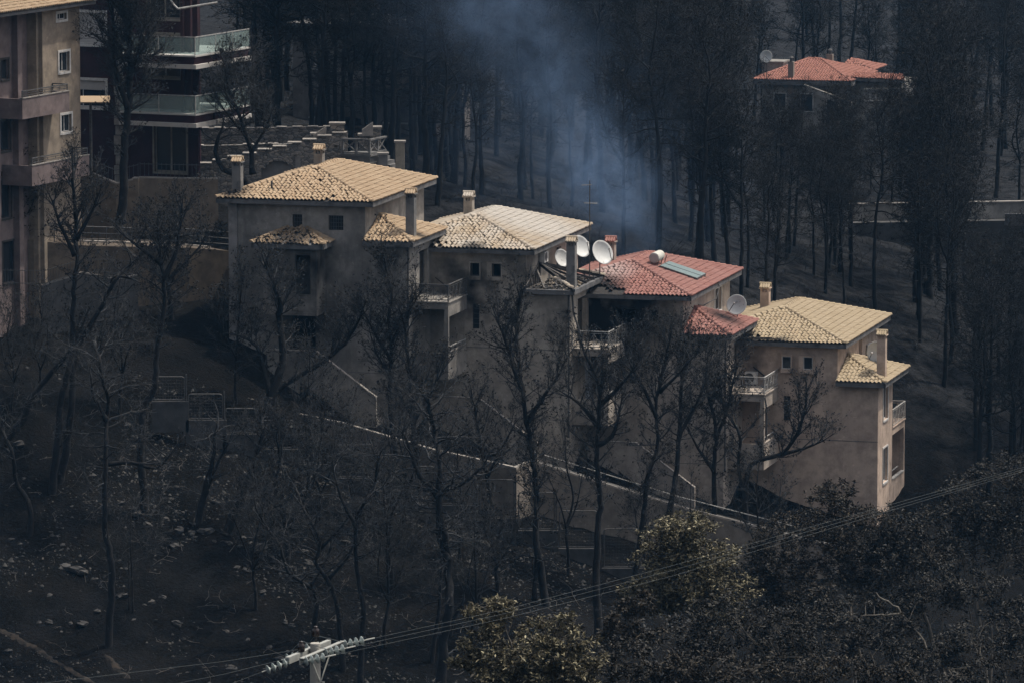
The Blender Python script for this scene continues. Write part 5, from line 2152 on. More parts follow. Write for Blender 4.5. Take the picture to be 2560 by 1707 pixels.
class Grow:
    def __init__(s, seed):
        s.r = random.Random(seed)
        s.big = []        # (p0, p1, r0, r1) limbs
        s.fine = []       # twigs
        s.tips = []       # (p, d)
        s.trunk = []      # polylines (pts, radii)

    def rnd(s):
        g = s.r.gauss
        return g(0, 1), g(0, 1), g(0, 1)

    def branch(s, p, d, L, r, depth, o):
        n = max(3 if depth < 2 else 2, int(L / (.26 if depth else .30)))
        st = L / n
        px_, py_, pz_ = p
        dx, dy, dz = d
        wob = o['wob'] * (1.0 + .5 * depth)
        for k in range(n):
            a, b, c = s.rnd()
            dx += a * wob
            dy += b * wob
            dz += c * wob * .8 + o['lift'] * (1 if depth else .6)
            l = math.sqrt(dx * dx + dy * dy + dz * dz)
            dx /= l
            dy /= l
            dz /= l
            q = (px_ + dx * st, py_ + dy * st, pz_ + dz * st)
            t = k / n
            ra, rb = r * (1 - .8 * t), r * (1 - .8 * (k + 1) / n)
            (s.big if ra > .016 else s.fine).append(((px_, py_, pz_), q, max(ra, o['rmin']), max(rb, o['rmin'] * .8)))
            if depth < o['depth'] and t >= o['bare'] * (.6 if depth else 1):
                m = o['kids'][depth]
                cnt = int(m) + (1 if s.r.random() < m - int(m) else 0)
                for _ in range(cnt):
                    a, b, c = s.rnd()
                    e = o['open']
                    cd_ = (dx + a * e, dy + b * e, dz + c * e * .8 + .12)
                    l = math.sqrt(sum(w * w for w in cd_)) + 1e-6
                    cd_ = tuple(w / l for w in cd_)
                    f = s.r.random() * 1.0
                    bp = (px_ + (q[0] - px_) * f, py_ + (q[1] - py_) * f, pz_ + (q[2] - pz_) * f)
                    s.branch(bp, cd_, L * s.r.uniform(.32, .62) * (1 - .35 * t), ra * .55, depth + 1, o)
            px_, py_, pz_ = q
        s.tips.append(((px_, py_, pz_), (dx, dy, dz)))

    def stem(s, pts, r0, r1, o, start=.3, smooth=True):
        """trunk through the given points; limbs grow from it"""
        P_ = [Vector(p) for p in pts]
        out = []
        n = len(P_)
        for i in range(n - 1):
            a, b, c, d = P_[max(i - 1, 0)], P_[i], P_[i + 1], P_[min(i + 2, n - 1)]
            m = max(2, int((c - b).length / .35))
            for k in range(m):
                t = k / m
                out.append(.5 * ((2 * b) + (c - a) * t + (2 * a - 5 * b + 4 * c - d) * t * t + (3 * b - a - 3 * c + d) * t ** 3))
        out.append(P_[-1])
        for q in out[1:]:
            q.x += s.r.gauss(0, r0 * .12)
            q.y += s.r.gauss(0, r0 * .12)
        N = len(out)
        rad = [r0 + (r1 - r0) * (k / (N - 1)) ** .85 for k in range(N)]
        rad[0] *= 1.25
        s.trunk.append((out, rad))
        tot = sum((out[k + 1] - out[k]).length for k in range(N - 1))
        acc = 0
        for k in range(N - 1):
            L = (out[k + 1] - out[k]).length
            t = acc / tot
            acc += L
            if t < start:
                if s.r.random() < o.get('stub', .3) * L and t > .12:
                    th = s.r.uniform(0, 6.28)
                    s.branch(tuple(out[k]), (math.cos(th), math.sin(th), s.r.uniform(-.3, .3)), s.r.uniform(.4, 1.4), rad[k] * .25, max(1, o['depth'] - 1), o)
                continue
            m = o['limbs'] * L
            cnt = int(m) + (1 if s.r.random() < m - int(m) else 0)
            tt = (t - start) / (1 - start + 1e-6)
            for _ in range(cnt):
                th = s.r.uniform(0, 6.28)
                el = o['el0'] + (o['el1'] - o['el0']) * tt + s.r.gauss(0, .2)
                shape = (math.sin(math.pi * min(1, .15 + .85 * (1 - tt) * .9 + .1)) * .6 + .45)
                ln_ = o['limb'] * shape * s.r.uniform(.55, 1.2)
                axis = (out[k + 1] - out[k]).normalized()
                d_ = (math.cos(th) * math.cos(el) + axis.x * .2, math.sin(th) * math.cos(el) + axis.y * .2, math.sin(el))
                s.branch(tuple(out[k].lerp(out[k + 1], s.r.random())), d_, ln_, min(rad[k] * .5, .012 + .022 * ln_), 0, o)
        s.branch(tuple(out[-1]), tuple((out[-1] - out[-2]).normalized()), o['limb'] * .45, r1, 0, o)

    def meshes(s, name, leaf_p=.5, leaf_s=.085, bark=None, twig=None, leaf=None):
        tm = MB()
        for pts, rad in s.trunk:
            tm.tube(pts, list(rad), 9 if rad[0] > .06 else 6)
        trunk = tm.mesh(name + '_trunk', bark, True)
        Vs, Fs, Ms = [], [], []
        off = 0
        for segs, n, mi in ((s.big, 5, 0), (s.fine, 3, 0)):
            if not segs:
                continue
            V, F = seg_mesh([q[0] for q in segs], [q[1] for q in segs], [q[2] for q in segs], [q[3] for q in segs], n)
            Vs.append(V)
            Fs.append(F + off)
            Ms.append(np.full(len(F), mi))
            off += len(V)
        # burnt leaf tufts at the tips
        tips = [q for q in s.tips if s.r.random() < leaf_p * .42]
        if tips:
            rs = np.random.RandomState(s.r.randrange(1 << 30))
            k = 2
            c = np.repeat(np.array([q[0] for q in tips]), k, 0)
            c = c + rs.normal(0, leaf_s * .5, c.shape)
            a = rs.normal(0, 1, c.shape)
            a /= np.linalg.norm(a, axis=1)[:, None]
            b = np.cross(a, rs.normal(0, 1, c.shape))
            b /= np.linalg.norm(b, axis=1)[:, None]
            L = leaf_s * rs.uniform(.6, 1.3, (len(c), 1))
            V = np.stack([c - a * L, c - b * L * .5, c + a * L, c + b * L * .5], 1).reshape(-1, 3)
            F = np.arange(len(V)).reshape(-1, 4) + off
            Vs.append(V)
            Fs.append(F)
            Ms.append(np.full(len(F), 1))
        crown = np_mesh(name + '_crown', np.concatenate(Vs), np.concatenate(Fs), [twig, leaf], np.concatenate(Ms))
        return trunk, crown


PINE = dict(rmin=.0085, wob=.16, lift=.045, depth=2, bare=.18, kids=[2.4, 2.2], open=.75, limbs=4.4, limb=2.0, el0=.05, el1=1.0, stub=.5)
FAN = dict(rmin=.0068, wob=.13, lift=.075, depth=2, bare=.12, kids=[2.7, 2.6], open=.60, limbs=5.6, limb=1.75, el0=.35, el1=1.15, stub=.25)
BARE = dict(rmin=.0085, wob=.20, lift=.02, depth=2, bare=.2, kids=[2.0, 1.7], open=.85, limbs=3.4, limb=1.9, el0=-.1, el1=.8, stub=.8)


def px_tree(label, stems, rpx, kind, start=.35, seed=0, leaf=.45, name='burnt_pine', leaf_s=.062, Y=None, top_r=.3, limb=None, group='burnt trees on the slope', bark=None):
    """stems: pixel polylines; the first starts at the foot of the tree"""
    foot = hit(*stems[0][0]) if Y is None else at(*stems[0][0], Y)
    g = Grow(seed)
    o = dict(kind)
    if limb:
        o['limb'] = limb
    sc = FPX / foot.y
    rr = random.Random(seed + 5)
    for j, st in enumerate(stems):
        pts = []
        dy = 0
        if j > 0:
            dy = rr.uniform(-.15, .15)
        for k, (x, y) in enumerate(st):
            p = at(x, y, foot.y + (dy + .10 * k * rr.uniform(-1, 1) if (k or j) else 0)) - foot
            pts.append(p)
        if j == 0:
            pts[0] = pts[0] - Z_ * .35
        r0 = rpx / sc * (1 if j == 0 else .62)
        g.stem(pts, r0, max(.018, r0 * top_r), o, start if j == 0 else max(.05, start - .25))
    tr, cr = g.meshes(name, leaf, leaf_s, bark or MT['bark'], MT['twig'], MT['burnt_leaf'])
    root = thing(name, label, 'tree', tuple(foot), 0, group)
    put('trunk', tr, root)
    put('crown', cr, root)
    return root


NT = [
    # in front of the houses
    ('black forked tree rising in front of the tiled bay of the top house', [[(668, 1052), (676, 1010), (687, 976), (700, 930), (708, 902), (704, 841), (696, 795), (702, 762), (684, 704), (668, 670)], [(687, 976), (751, 936), (803, 908), (861, 859), (892, 811), (905, 780)], [(676, 985), (660, 930), (642, 866), (600, 840)]], 15, FAN, .30, 1, .6),
    ('thin leafy burnt tree against the grey wall left of the second house', [[(992, 1215), (985, 1100), (975, 1000), (978, 880), (972, 800), (980, 735), (968, 690), (964, 655)], [(978, 900), (935, 830), (905, 770)], [(978, 860), (1015, 790), (1040, 750)]], 9, FAN, .30, 2, .7),
    ('dense twiggy dark tree in front of the first balcony stack', [[(1050, 1240), (1040, 1120), (1030, 1020), (1025, 930), (1015, 850), (1005, 790)], [(1030, 1040), (985, 960), (950, 900), (930, 850)], [(1032, 1060), (1075, 980), (1110, 920)]], 10, FAN, .2, 3, .7),
    ('tall double stemmed tree standing before the second house', [[(1369, 1516), (1354, 1440), (1340, 1350), (1344, 1250), (1335, 1160), (1322, 1095), (1312, 1019), (1305, 967), (1298, 905), (1290, 820), (1300, 740)], [(1335, 1500), (1342, 1340), (1336, 1200), (1330, 1130)], [(1306, 975), (1285, 920), (1262, 850), (1240, 790)], [(1318, 1050), (1360, 990), (1400, 930), (1420, 890)]], 11, FAN, .34, 4, .65),
    ('straight bare trunk rising before the curtained balcony, forking high up', [[(1500, 1605), (1490, 1482), (1493, 1368), (1500, 1250), (1493, 1157), (1496, 1050), (1502, 985), (1490, 940), (1475, 909), (1455, 870)], [(1500, 1010), (1530, 985), (1570, 940), (1600, 900)], [(1495, 1110), (1530, 1090), (1555, 1000)], [(1493, 1060), (1450, 1010), (1415, 985)]], 12, FAN, .42, 5, .55),
    ('slim curving trunk with wide twiggy crown before the red roofed house', [[(1577, 1500), (1597, 1382), (1607, 1298), (1622, 1181), (1643, 1126), (1640, 1019), (1649, 973), (1660, 910), (1675, 850)], [(1641, 1040), (1610, 970), (1580, 920), (1560, 860)], [(1648, 980), (1700, 930), (1730, 890)]], 9, FAN, .40, 6, .75),
    ('leaning dark trunk just right of the slim curving one', [[(1655, 1400), (1672, 1290), (1692, 1172), (1701, 1034), (1705, 960), (1715, 900), (1720, 850)], [(1697, 1090), (1740, 1010), (1765, 950)]], 10, FAN, .4, 7, .7),
    ('forked burnt tree left of the lowest house, left of the pair', [[(1787, 1360), (1786, 1240), (1786, 1164), (1790, 1087), (1780, 1020), (1765, 960), (1770, 900)], [(1789, 1100), (1820, 1020), (1830, 960), (1845, 910)], [(1786, 1180), (1745, 1120), (1715, 1060)]], 9, FAN, .35, 8, .7),
    ('burnt tree with limb spreading right across the lowest house wall', [[(1864, 1380), (1864, 1300), (1864, 1240), (1876, 1164), (1915, 1145), (1955, 1133), (1990, 1090), (2010, 1030), (2017, 975)], [(1864, 1240), (1846, 1164), (1850, 1087), (1812, 1026), (1800, 980)], [(1950, 1136), (2010, 1120), (2060, 1100)]], 10, FAN, .42, 9, .8),
    ('twiggy low tree under the stair of the second house', [[(1240, 1330), (1225, 1240), (1215, 1180), (1200, 1100), (1190, 1040), (1180, 990)], [(1218, 1190), (1255, 1120), (1285, 1060)]], 8, FAN, .25, 10, .6),
    # centre and lower left
    ('crooked grey barked tree bent left near the pole', [[(782, 1610), (785, 1573), (792, 1499), (775, 1466), (721, 1429), (701, 1368), (661, 1308), (640, 1270)], [(775, 1466), (815, 1400), (830, 1350)]], 8, BARE, .25, 11, .15),
    ('snaking burnt tree right behind the pole', [[(860, 1680), (852, 1600), (839, 1499), (819, 1449), (788, 1402), (802, 1365), (792, 1331), (762, 1277), (740, 1220)], [(819, 1449), (870, 1390), (890, 1340)], [(800, 1370), (850, 1320), (880, 1280)]], 9, BARE, .25, 12, .15),
    ('upright burnt tree with many bare side branches at lower centre', [[(899, 1715), (905, 1600), (909, 1516), (896, 1449), (889, 1380), (889, 1314), (893, 1291), (915, 1250), (936, 1214), (945, 1150)], [(889, 1314), (860, 1260), (840, 1200), (830, 1130)]], 9, BARE, .25, 13, .15),
    ('thick dark trunk with outstretched limbs at lower centre', [[(1101, 1725), (1106, 1640), (1111, 1583), (1124, 1509), (1121, 1415), (1108, 1321), (1094, 1230), (1100, 1160), (1085, 1080), (1070, 1000)], [(1094, 1232), (1150, 1210), (1180, 1190), (1210, 1160)], [(1120, 1400), (1100, 1350), (1095, 1290), (1102, 1200)], [(1096, 1240), (1050, 1190), (1030, 1140), (1010, 1080)]], 15, BARE, .35, 14, .3),
    ('black leaning stump left of the thick lower centre trunk', [[(1075, 1660), (1092, 1560), (1101, 1480), (1104, 1382)]], 8, BARE, .5, 15, .1),
    ('short broken trunk leaning right by the thick lower centre trunk', [[(1118, 1590), (1135, 1545), (1161, 1499)]], 9, BARE, .8, 16, .0),
    ('tall black trunk on the lower left ash slope', [[(270, 1618), (276, 1520), (280, 1428), (268, 1350), (261, 1293), (264, 1150), (266, 1045), (272, 1000), (258, 960), (250, 900), (240, 860)], [(264, 1160), (330, 1155), (390, 1170), (430, 1130)], [(266, 1050), (235, 990), (225, 930)]], 11, BARE, .42, 17, .35),
    ('dark trunk curving up left of the mesh fence', [[(361, 1275), (358, 1220), (352, 1135), (356, 1045), (370, 1000), (386, 967), (395, 860), (410, 759), (404, 652), (390, 600), (400, 560)], [(408, 700), (440, 630), (450, 570), (455, 520)], [(404, 660), (350, 620), (310, 590)]], 12, FAN, .52, 18, .75),
    ('straight twin of the leaning trunk under the cream flats', [[(126, 1239), (140, 1135), (153, 1000), (170, 930), (181, 866), (184, 713), (193, 652), (190, 560), (186, 500), (182, 450), (185, 415)], [(188, 640), (150, 560), (130, 500)], [(190, 600), (225, 540), (250, 480)]], 11, FAN, .46, 19, .6),
    ('trunk leaning right across the grey garden wall', [[(144, 1210), (167, 1113), (180, 1000), (184, 900), (215, 830), (260, 759), (285, 704), (337, 652), (370, 620)], [(283, 708), (292, 690), (330, 698)]], 12, BARE, .55, 20, .3),
    ('black trunk leaning steeply right at the left edge', [[(-5, 1120), (22, 1090), (59, 1045), (76, 998), (128, 933), (170, 880), (200, 830)]], 13, PINE, .6, 21, .5),
    ('thin crooked trunk at the lower left edge', [[(72, 1343), (77, 1280), (55, 1230), (40, 1203), (27, 1122), (0, 1068), (-20, 1010)]], 9, BARE, .5, 22, .3),
    ('split two stemmed charred trunk below the fence', [[(492, 1311), (505, 1260), (519, 1203), (532, 1150), (537, 1108), (545, 1050)], [(505, 1260), (530, 1190), (555, 1135), (575, 1095)]], 11, BARE, .5, 23, .2),
    ('thick charred leaning stump with twiggy top below the fence', [[(564, 1325), (580, 1290), (600, 1253), (620, 1200), (631, 1171), (650, 1110), (655, 1060)]], 15, FAN, .45, 24, .7),
    ('pair of thin dead stems on the open ash slope', [[(333, 1530), (330, 1440), (326, 1360), (328, 1280)], [(322, 1525), (322, 1430), (318, 1350)]], 3, BARE, .6, 25, .0),
    ('tall burnt tree before the stone quoins of the maroon building', [[(304, 545), (308, 450), (312, 360), (321, 260), (324, 150), (325, 60), (328, -20), (330, -80)], [(320, 270), (290, 180), (285, 90), (280, 0)], [(322, 200), (345, 130), (360, 60)]], 13, FAN, .25, 26, .75),
    ('leafy burnt tree below the lower glass balcony', [[(632, 420), (628, 375), (612, 330), (590, 270), (577, 243), (565, 200)], [(615, 340), (580, 300), (550, 260)], [(628, 380), (660, 330), (680, 280)]], 8, FAN, .3, 27, .85),
    ('dark bushy burnt tree at the far left edge beside the flats', [[(-10, 790), (0, 700), (10, 600), (5, 500), (15, 430), (10, 380)], [(5, 620), (50, 560), (80, 520)], [(6, 520), (50, 460), (70, 420)]], 10, FAN, .15, 28, .95),
    ('low dark thicket tree below the railing of the terrace', [[(430, 800), (425, 740), (420, 690), (440, 620), (450, 570)], [(424, 720), (380, 650), (350, 610)], [(424, 700), (480, 640), (520, 590)], [(430, 660), (400, 590), (370, 560)]], 8, FAN, .1, 29, .9),
    ('burnt sapling close to the pale corner pier of the top house', [[(590, 1010), (588, 920), (595, 830), (600, 760), (605, 715)], [(592, 900), (560, 830), (550, 780)]], 5, FAN, .2, 30, .8),
    ('large fallen looking trunk leaning behind the left chimney', [[(640, 470), (600, 440), (560, 425), (540, 380), (550, 330)]], 12, BARE, .6, 31, .2),
    ('wide low burnt tree in the middle of the ash slope', [[(720, 1400), (715, 1330), (705, 1270), (690, 1210), (700, 1150), (690, 1090)], [(712, 1320), (760, 1250), (790, 1190), (800, 1130)], [(706, 1280), (650, 1230), (630, 1180)]], 8, FAN, .25, 32, .6),
    ('slender burnt tree in front of the brown retaining wall', [[(985, 1480), (975, 1390), (965, 1300), (960, 1230), (945, 1170), (930, 1110)], [(966, 1310), (1000, 1240), (1020, 1180)]], 7, BARE, .3, 33, .3),
    ('small bushy burnt tree at the foot of the lower fence', [[(1245, 1480), (1240, 1430), (1235, 1380), (1220, 1330), (1215, 1290)], [(1240, 1420), (1270, 1370), (1290, 1330)], [(1238, 1400), (1200, 1360), (1180, 1330)]], 6, FAN, .15, 34, .6),
]
FRONT_TREES = True
if FRONT_TREES:
    for k, (lab, stems, rp, kd, st, sd, lf) in enumerate(NT):
        yy = 291.5 if sd == 26 else 298.0 if sd == 27 else (297.0 if sd == 31 else None)
        px_tree(lab, stems, rp, kd, st, 200 + sd, lf, Y=yy, group='burnt trees in front of and beside the houses', limb=(2.4 if kd is BARE else 2.6 if sd in (26, 27) else None))

# slim trees filling the tangle between the fence and the houses, grown five times and copied
pool = []
for k in range(5):
    rr = random.Random(1300 + k)
    g = Grow(1400 + k)
    H0 = rr.uniform(5.6, 7.6)
    kd = dict(FAN, limbs=4.6, kids=[2.2, 2.0], limb=rr.uniform(1.5, 2.0), el0=.15, el1=1.15)
    pts = [Vector((rr.gauss(0, .18) * t * 2, rr.gauss(0, .18) * t, t * H0)) for t in (-.06, .15, .32, .52, .75, 1.0)]
    g.stem(pts, rr.uniform(.07, .11), .02, kd, .26)
    f = pts[2]
    for sgn in (-1, 1):
        g.stem([f, f + Vector((sgn * rr.uniform(.4, .8), rr.uniform(-.4, .4), 1.2)), f + Vector((sgn * rr.uniform(.8, 1.5), rr.uniform(-.6, .6), 3.0))], .05, .016, kd, .2)
    pool.append(g.meshes('tangle_tree', .5, .062, MT['bark'], MT['twig'], MT['burnt_leaf']))
rng = random.Random(21)
for lab, grp, lst in (
        ('slim twiggy burnt tree in the tangle below the stair of the top house', 'tangle of slim trees below the top house', [(770, 1245), (885, 1300), (800, 1330)]),
        ('slim twiggy burnt tree in the tangle before the middle houses', 'tangle of slim trees before the middle houses', [(1010, 1330), (1150, 1400), (1420, 1440)]),
        ('slim twiggy burnt tree in the tangle left of the lowest house', 'tangle of slim trees left of the lowest house', [(1620, 1490), (1730, 1480), (1900, 1500)]),
        ('slim burnt tree standing alone on the lower ash slope', 'slim trees on the lower ash slope', [(640, 1530), (960, 1620), (1180, 1620)]),
        ('slim burnt tree at the left among thick leaning trunks', 'slim trees among the leaning trunks at left', [(30, 1040), (300, 1040), (100, 1010)])):
    for (x, y) in lst:
        p = hit(x, y)
        o = thing('burnt_tree', lab, 'tree', tuple(p), rng.uniform(0, 6.28), grp)
        s = rng.uniform(.75, 1.1)
        o.scale = (s, s, s)
        tr, cr = rng.choice(pool)
        put('trunk', tr, o)
        put('crown', cr, o)

# the wood behind the houses: a handful of trees grown once, copied many times
vari = []
for k in range(9):
    rr = random.Random(900 + k)
    g = Grow(700 + k)
    H0 = rr.uniform(9.5, 13)
    kd = dict(PINE if k % 3 else BARE)
    kd.update(wob=.21, rmin=.0115, limbs=4.4 if k % 3 else 3.8, kids=[2.2, 2.0], limb=rr.uniform(2.1, 2.9), el0=rr.uniform(-.2, .3), el1=1.1)
    lean = rr.uniform(-.08, .14)
    pts = [Vector((lean * t * H0 + rr.gauss(0, .12) * t, rr.gauss(0, .25) * t, t * H0)) for t in (-.05, .15, .3, .5, .7, .88, 1.0)]
    g.stem(pts, rr.uniform(.15, .24), .03, kd, rr.uniform(.24, .42))
    if k % 2:
        f = pts[3]
        g.stem([f, f + Vector((rr.uniform(-1.3, 1.3), .3, 1.6)), f + Vector((rr.uniform(-1.8, 1.8), .2, 4.2))], .09, .02, kd, .25)
    tr, cr = g.meshes('wood_tree', .30, .07, MT['bark_far'], MT['twig_far'], MT['burnt_leaf'])
    vari.append((tr, cr, H0))

KEEP_OUT = []
for i in range(4):
    KEEP_OUT.append((HO[i].x - 10.5, HO[i].x + 7.0, HO[i].y - 8, HO[i].y + 15))
KEEP_OUT += [(-40, -12.5, 280, 316), (-30, -6, 296, 312), (-14, -4, 330, 348), (17, 32, 420, 450), (20, 45, 346, 356)]


def free(x, y):
    return not any(a < x < b and c < y < d for a, b, c, d in KEEP_OUT)


rng = random.Random(42)
WL = {'a': 'charred bare pine in the dense burnt wood behind the row of houses',
      'b': 'charred pine far back in the burnt wood, half lost in haze',
      'c': 'charred pine on the right hand slope beside and below the lowest house',
      'd': 'charred pine crowded among the trunks behind the stone wall'}


def wood_tree(x, y, key, hs=1.0):
    tr, cr, H0 = rng.choice(vari)
    z = gz1(x, y)
    o = thing('burnt_pine', WL[key], 'tree', (x, y, z), rng.uniform(0, 6.28), {'a': 'burnt wood behind the houses', 'b': 'burnt wood far behind', 'c': 'burnt wood right of the houses', 'd': 'burnt wood behind the stone wall'}[key])
    s = hs * rng.uniform(.78, 1.2)
    o.scale = (s, s, s * rng.uniform(.92, 1.12))
    put('trunk', tr, o)
    put('crown', cr, o)


def scatter(n, xr, yr, key, hs=1.0, mind=1.5, guard=None):
    pts = []
    tries = 0
    while len(pts) < n and tries < n * 40:
        tries += 1
        Y = yr[0] + (yr[1] - yr[0]) * rng.random()
        px_ = rng.uniform(*xr)
        x = (px_ - CXP) / FPX * Y
        if not free(x, Y) or any((x - a) ** 2 + (Y - b) ** 2 < mind * mind for a, b in pts):
            continue
        h = hs
        if guard:
            h = guard(x, Y, hs)
            if h is None:
                continue
        pts.append((x, Y))
        wood_tree(x, Y, key, h)


def guard_far(x, Y, hs):
    """trees standing before the distant house stay below its roof"""
    z = gz1(x, Y)
    q = topx((x, Y, z + 15.5 * hs))
    b = topx((x, Y, z))
    if 1865 < q[0] < 2330 and Y < 428 and q[1] < 238:
        h = hs * (b[1] - 238) / max(1, b[1] - q[1])
        return h if h > .4 else None
    if 2420 < q[0] < 2660 and Y < 352 and q[1] < 575 < b[1]:
        h = hs * (b[1] - 580) / max(1, b[1] - q[1])
        return h if h > .4 else None
    return hs


scatter(44, (1060, 2150), (306, 345), 'a', .95, 2.0, guard_far)
scatter(72, (1000, 2650), (345, 425), 'a', 1.0, 2.2, guard_far)
scatter(70, (620, 2800), (426, 560), 'b', 1.0, 2.6, guard_far)
scatter(12, (1840, 2300), (452, 570), 'b', .9, 2.4)
scatter(24, (1700, 2330), (303, 346), 'a', .95, 1.8, guard_far)
scatter(38, (620, 1150), (314, 352), 'd', 1.05, 1.3)
scatter(20, (560, 1100), (352, 420), 'd', 1.0, 2.0)
scatter(14, (2250, 2650), (318, 346), 'c', 1.0, 1.8, guard_far)
scatter(22, (2350, 2700), (292, 318), 'c', 1.0, 1.6, guard_far)
# ------------------------------------------------------------------ scorched leafy trees in the near foreground, lower right
def leaf_mat(name, cols):
    m, nt, b = new_mat(name)
    ge = nt.nodes.new('ShaderNodeNewGeometry')
    r = _ramp(nt, [(i / (len(cols) - 1), c) for i, c in enumerate(cols)])
    nt.links.new(ge.outputs['Random Per Island'], r.inputs[0])
    nt.links.new(r.outputs[0], b.inputs['Base Color'])
    b.inputs['Roughness'].default_value = .65
    b.inputs['Specular IOR Level'].default_value = .3
    return m


LEAF = {
    'olive': leaf_mat('leaf_scorched_olive', [(.016, .014, .010), (.030, .025, .015), (.080, .068, .040), (.18, .155, .09), (.34, .30, .19)]),
    'brown': leaf_mat('leaf_scorched_brown', [(.007, .006, .005), (.012, .010, .008), (.024, .019, .013), (.070, .055, .036)]),
    'dark': leaf_mat('leaf_charred_vignetted', [(.006, .006, .005), (.010, .009, .008), (.018, .016, .013), (.050, .044, .033)]),  # charred leaves, colour deepened further to stand for the corner vignette
}
MT['pale_bark'] = mat('pale_scorched_bark', (.16, .14, .115), (.05, .045, .04), 3, .8, .2, 20)


def leafy(label, lobes, Y, key, stems, rpx=7, seed=0, dens=1.0, lsize=.125, name='scorched_tree', group='scorched leafy trees in the foreground'):
    """lobes: (x, y, rx, ry) pixel ellipses at depth Y; stems: pixel polylines; leaves cluster at twig ends through the lobes"""
    if not hasattr(stems[0][0], '__len__'):
        stems = [stems]
    rs = np.random.RandomState(seed)
    foot = at(*stems[0][0], Y)
    fz = gz1(foot.x, foot.y)
    foot.z = fz
    sc = FPX / Y
    g = Grow(seed)
    stem_nodes = []
    for j, st in enumerate(stems):
        pts = [at(x, y, Y + rs.uniform(-.4, .4)) - foot for x, y in st]
        if j == 0:
            pts = [Vector((pts[0].x, pts[0].y, -.4))] + ([pts[0]] if pts[0].z > .6 else []) + pts[1:]
        r0 = rpx / sc * (1 if j == 0 else .6)
        N = len(pts)
        out = []
        for i in range(N - 1):
            for k in range(5):
                out.append(pts[i].lerp(pts[i + 1], k / 5) + Vector(rs.normal(0, .04, 3)))
        out.append(pts[-1])
        rad = [max(.012, r0 * (1 - .75 * k / (len(out) - 1))) for k in range(len(out))]
        g.trunk.append((out, rad))
        stem_nodes += out
    # side stems leaning out towards each lobe
    main = g.trunk[0][0]
    for (x, y, rx, ry) in lobes:
        c = at(x, y, Y) - foot
        a = main[rs.randint(len(main) // 3, max(len(main) // 3 + 1, int(len(main) * .8)))]
        mid = a.lerp(c, .5) + Vector(rs.normal(0, .18, 3)) - Z_ * .15
        out = [a.lerp(mid, k / 4) + Vector(rs.normal(0, .02, 3)) for k in range(4)] + [mid.lerp(c, k / 4) + Vector(rs.normal(0, .02, 3)) for k in range(5)]
        g.trunk.append((out, [max(.010, rpx / sc * .5 * (1 - .8 * k / 8)) for k in range(len(out))]))
        stem_nodes += out
    SN = np.array([tuple(q) for q in stem_nodes])
    tips = []
    if key != 'olive':
        dens *= .48
    for (x, y, rx, ry) in lobes:
        c = np.array(at(x, y, Y) - foot)
        R_ = np.array([rx / sc, (rx + ry) * .5 / sc, ry / sc])
        n = int(dens * 300 * (rx / sc) * (ry / sc) ** .6 * 1.6) + 20
        # sub-clumps make the outline uneven
        nc = max(12, int(n / 13))
        cl = rs.normal(0, 1, (nc, 3))
        cl /= np.linalg.norm(cl, axis=1)[:, None]
        cl = cl * rs.uniform(.20, 1.28, (nc, 1)) ** .7
        q = cl[rs.randint(0, nc, n)] + rs.normal(0, .125, (n, 3))
        tips.append(c + q * R_)
        hub = c - np.array([0, 0, R_[2] * .6])
        # limbs from the nearest stem node to the clumps
        for k in range(0, nc):
            e = c + cl[k] * R_
            j = np.argmin(((SN - (e - np.array([0, 0, .5]))) ** 2).sum(1))
            a = SN[j]
            m_ = (a + e) / 2 + rs.normal(0, .12, 3)
            g.big.append((tuple(a), tuple(m_), .014, .010))
            g.big.append((tuple(m_), tuple(e), .010, .005))
            for t in tips[-1][rs.randint(0, n, 5)]:
                if np.linalg.norm(t - e) < .9:
                    g.fine.append((tuple(e), tuple(t), .006, .003))
    T = np.concatenate(tips)
    tr_m = MB()
    for pts, rad in g.trunk:
        tr_m.tube(pts, list(rad), 8)
    root = thing(name, label, 'tree', tuple(foot), 0, group)
    put('trunk', tr_m.mesh('trunk', MT['pale_bark'], True), root)
    per = 12
    c = np.repeat(T, per, 0)
    d = rs.normal(0, 1, c.shape)
    d[:, 2] = d[:, 2] * .7 + .45
    d /= np.linalg.norm(d, axis=1)[:, None]
    base = c + rs.normal(0, .045, c.shape)
    L = lsize * rs.uniform(.4, 1.7, (len(c), 1))
    s = np.cross(d, rs.normal(0, 1, c.shape))
    s /= np.linalg.norm(s, axis=1)[:, None] + 1e-9
    s *= L * .17
    bend = np.array([0, 0, -1.0]) * L * .18
    V = np.stack([base, base + d * L * .45 + s, base + d * L + bend, base + d * L * .45 - s], 1).reshape(-1, 3)
    F = np.arange(len(V)).reshape(-1, 4)
    Vs, Fs, Ms = [V], [F], [np.zeros(len(F))]
    off = len(V)
    for segs, n_ in ((g.big, 5), (g.fine, 3)):
        if segs:
            V2, F2 = seg_mesh([q[0] for q in segs], [q[1] for q in segs], [q[2] for q in segs], [q[3] for q in segs], n_)
            Vs.append(V2)
            Fs.append(F2 + off)
            Ms.append(np.ones(len(F2)))
            off += len(V2)
    put('crown', np_mesh('crown', np.concatenate(Vs), np.concatenate(Fs), [LEAF[key], MT['pale_bark']], np.concatenate(Ms)), root)


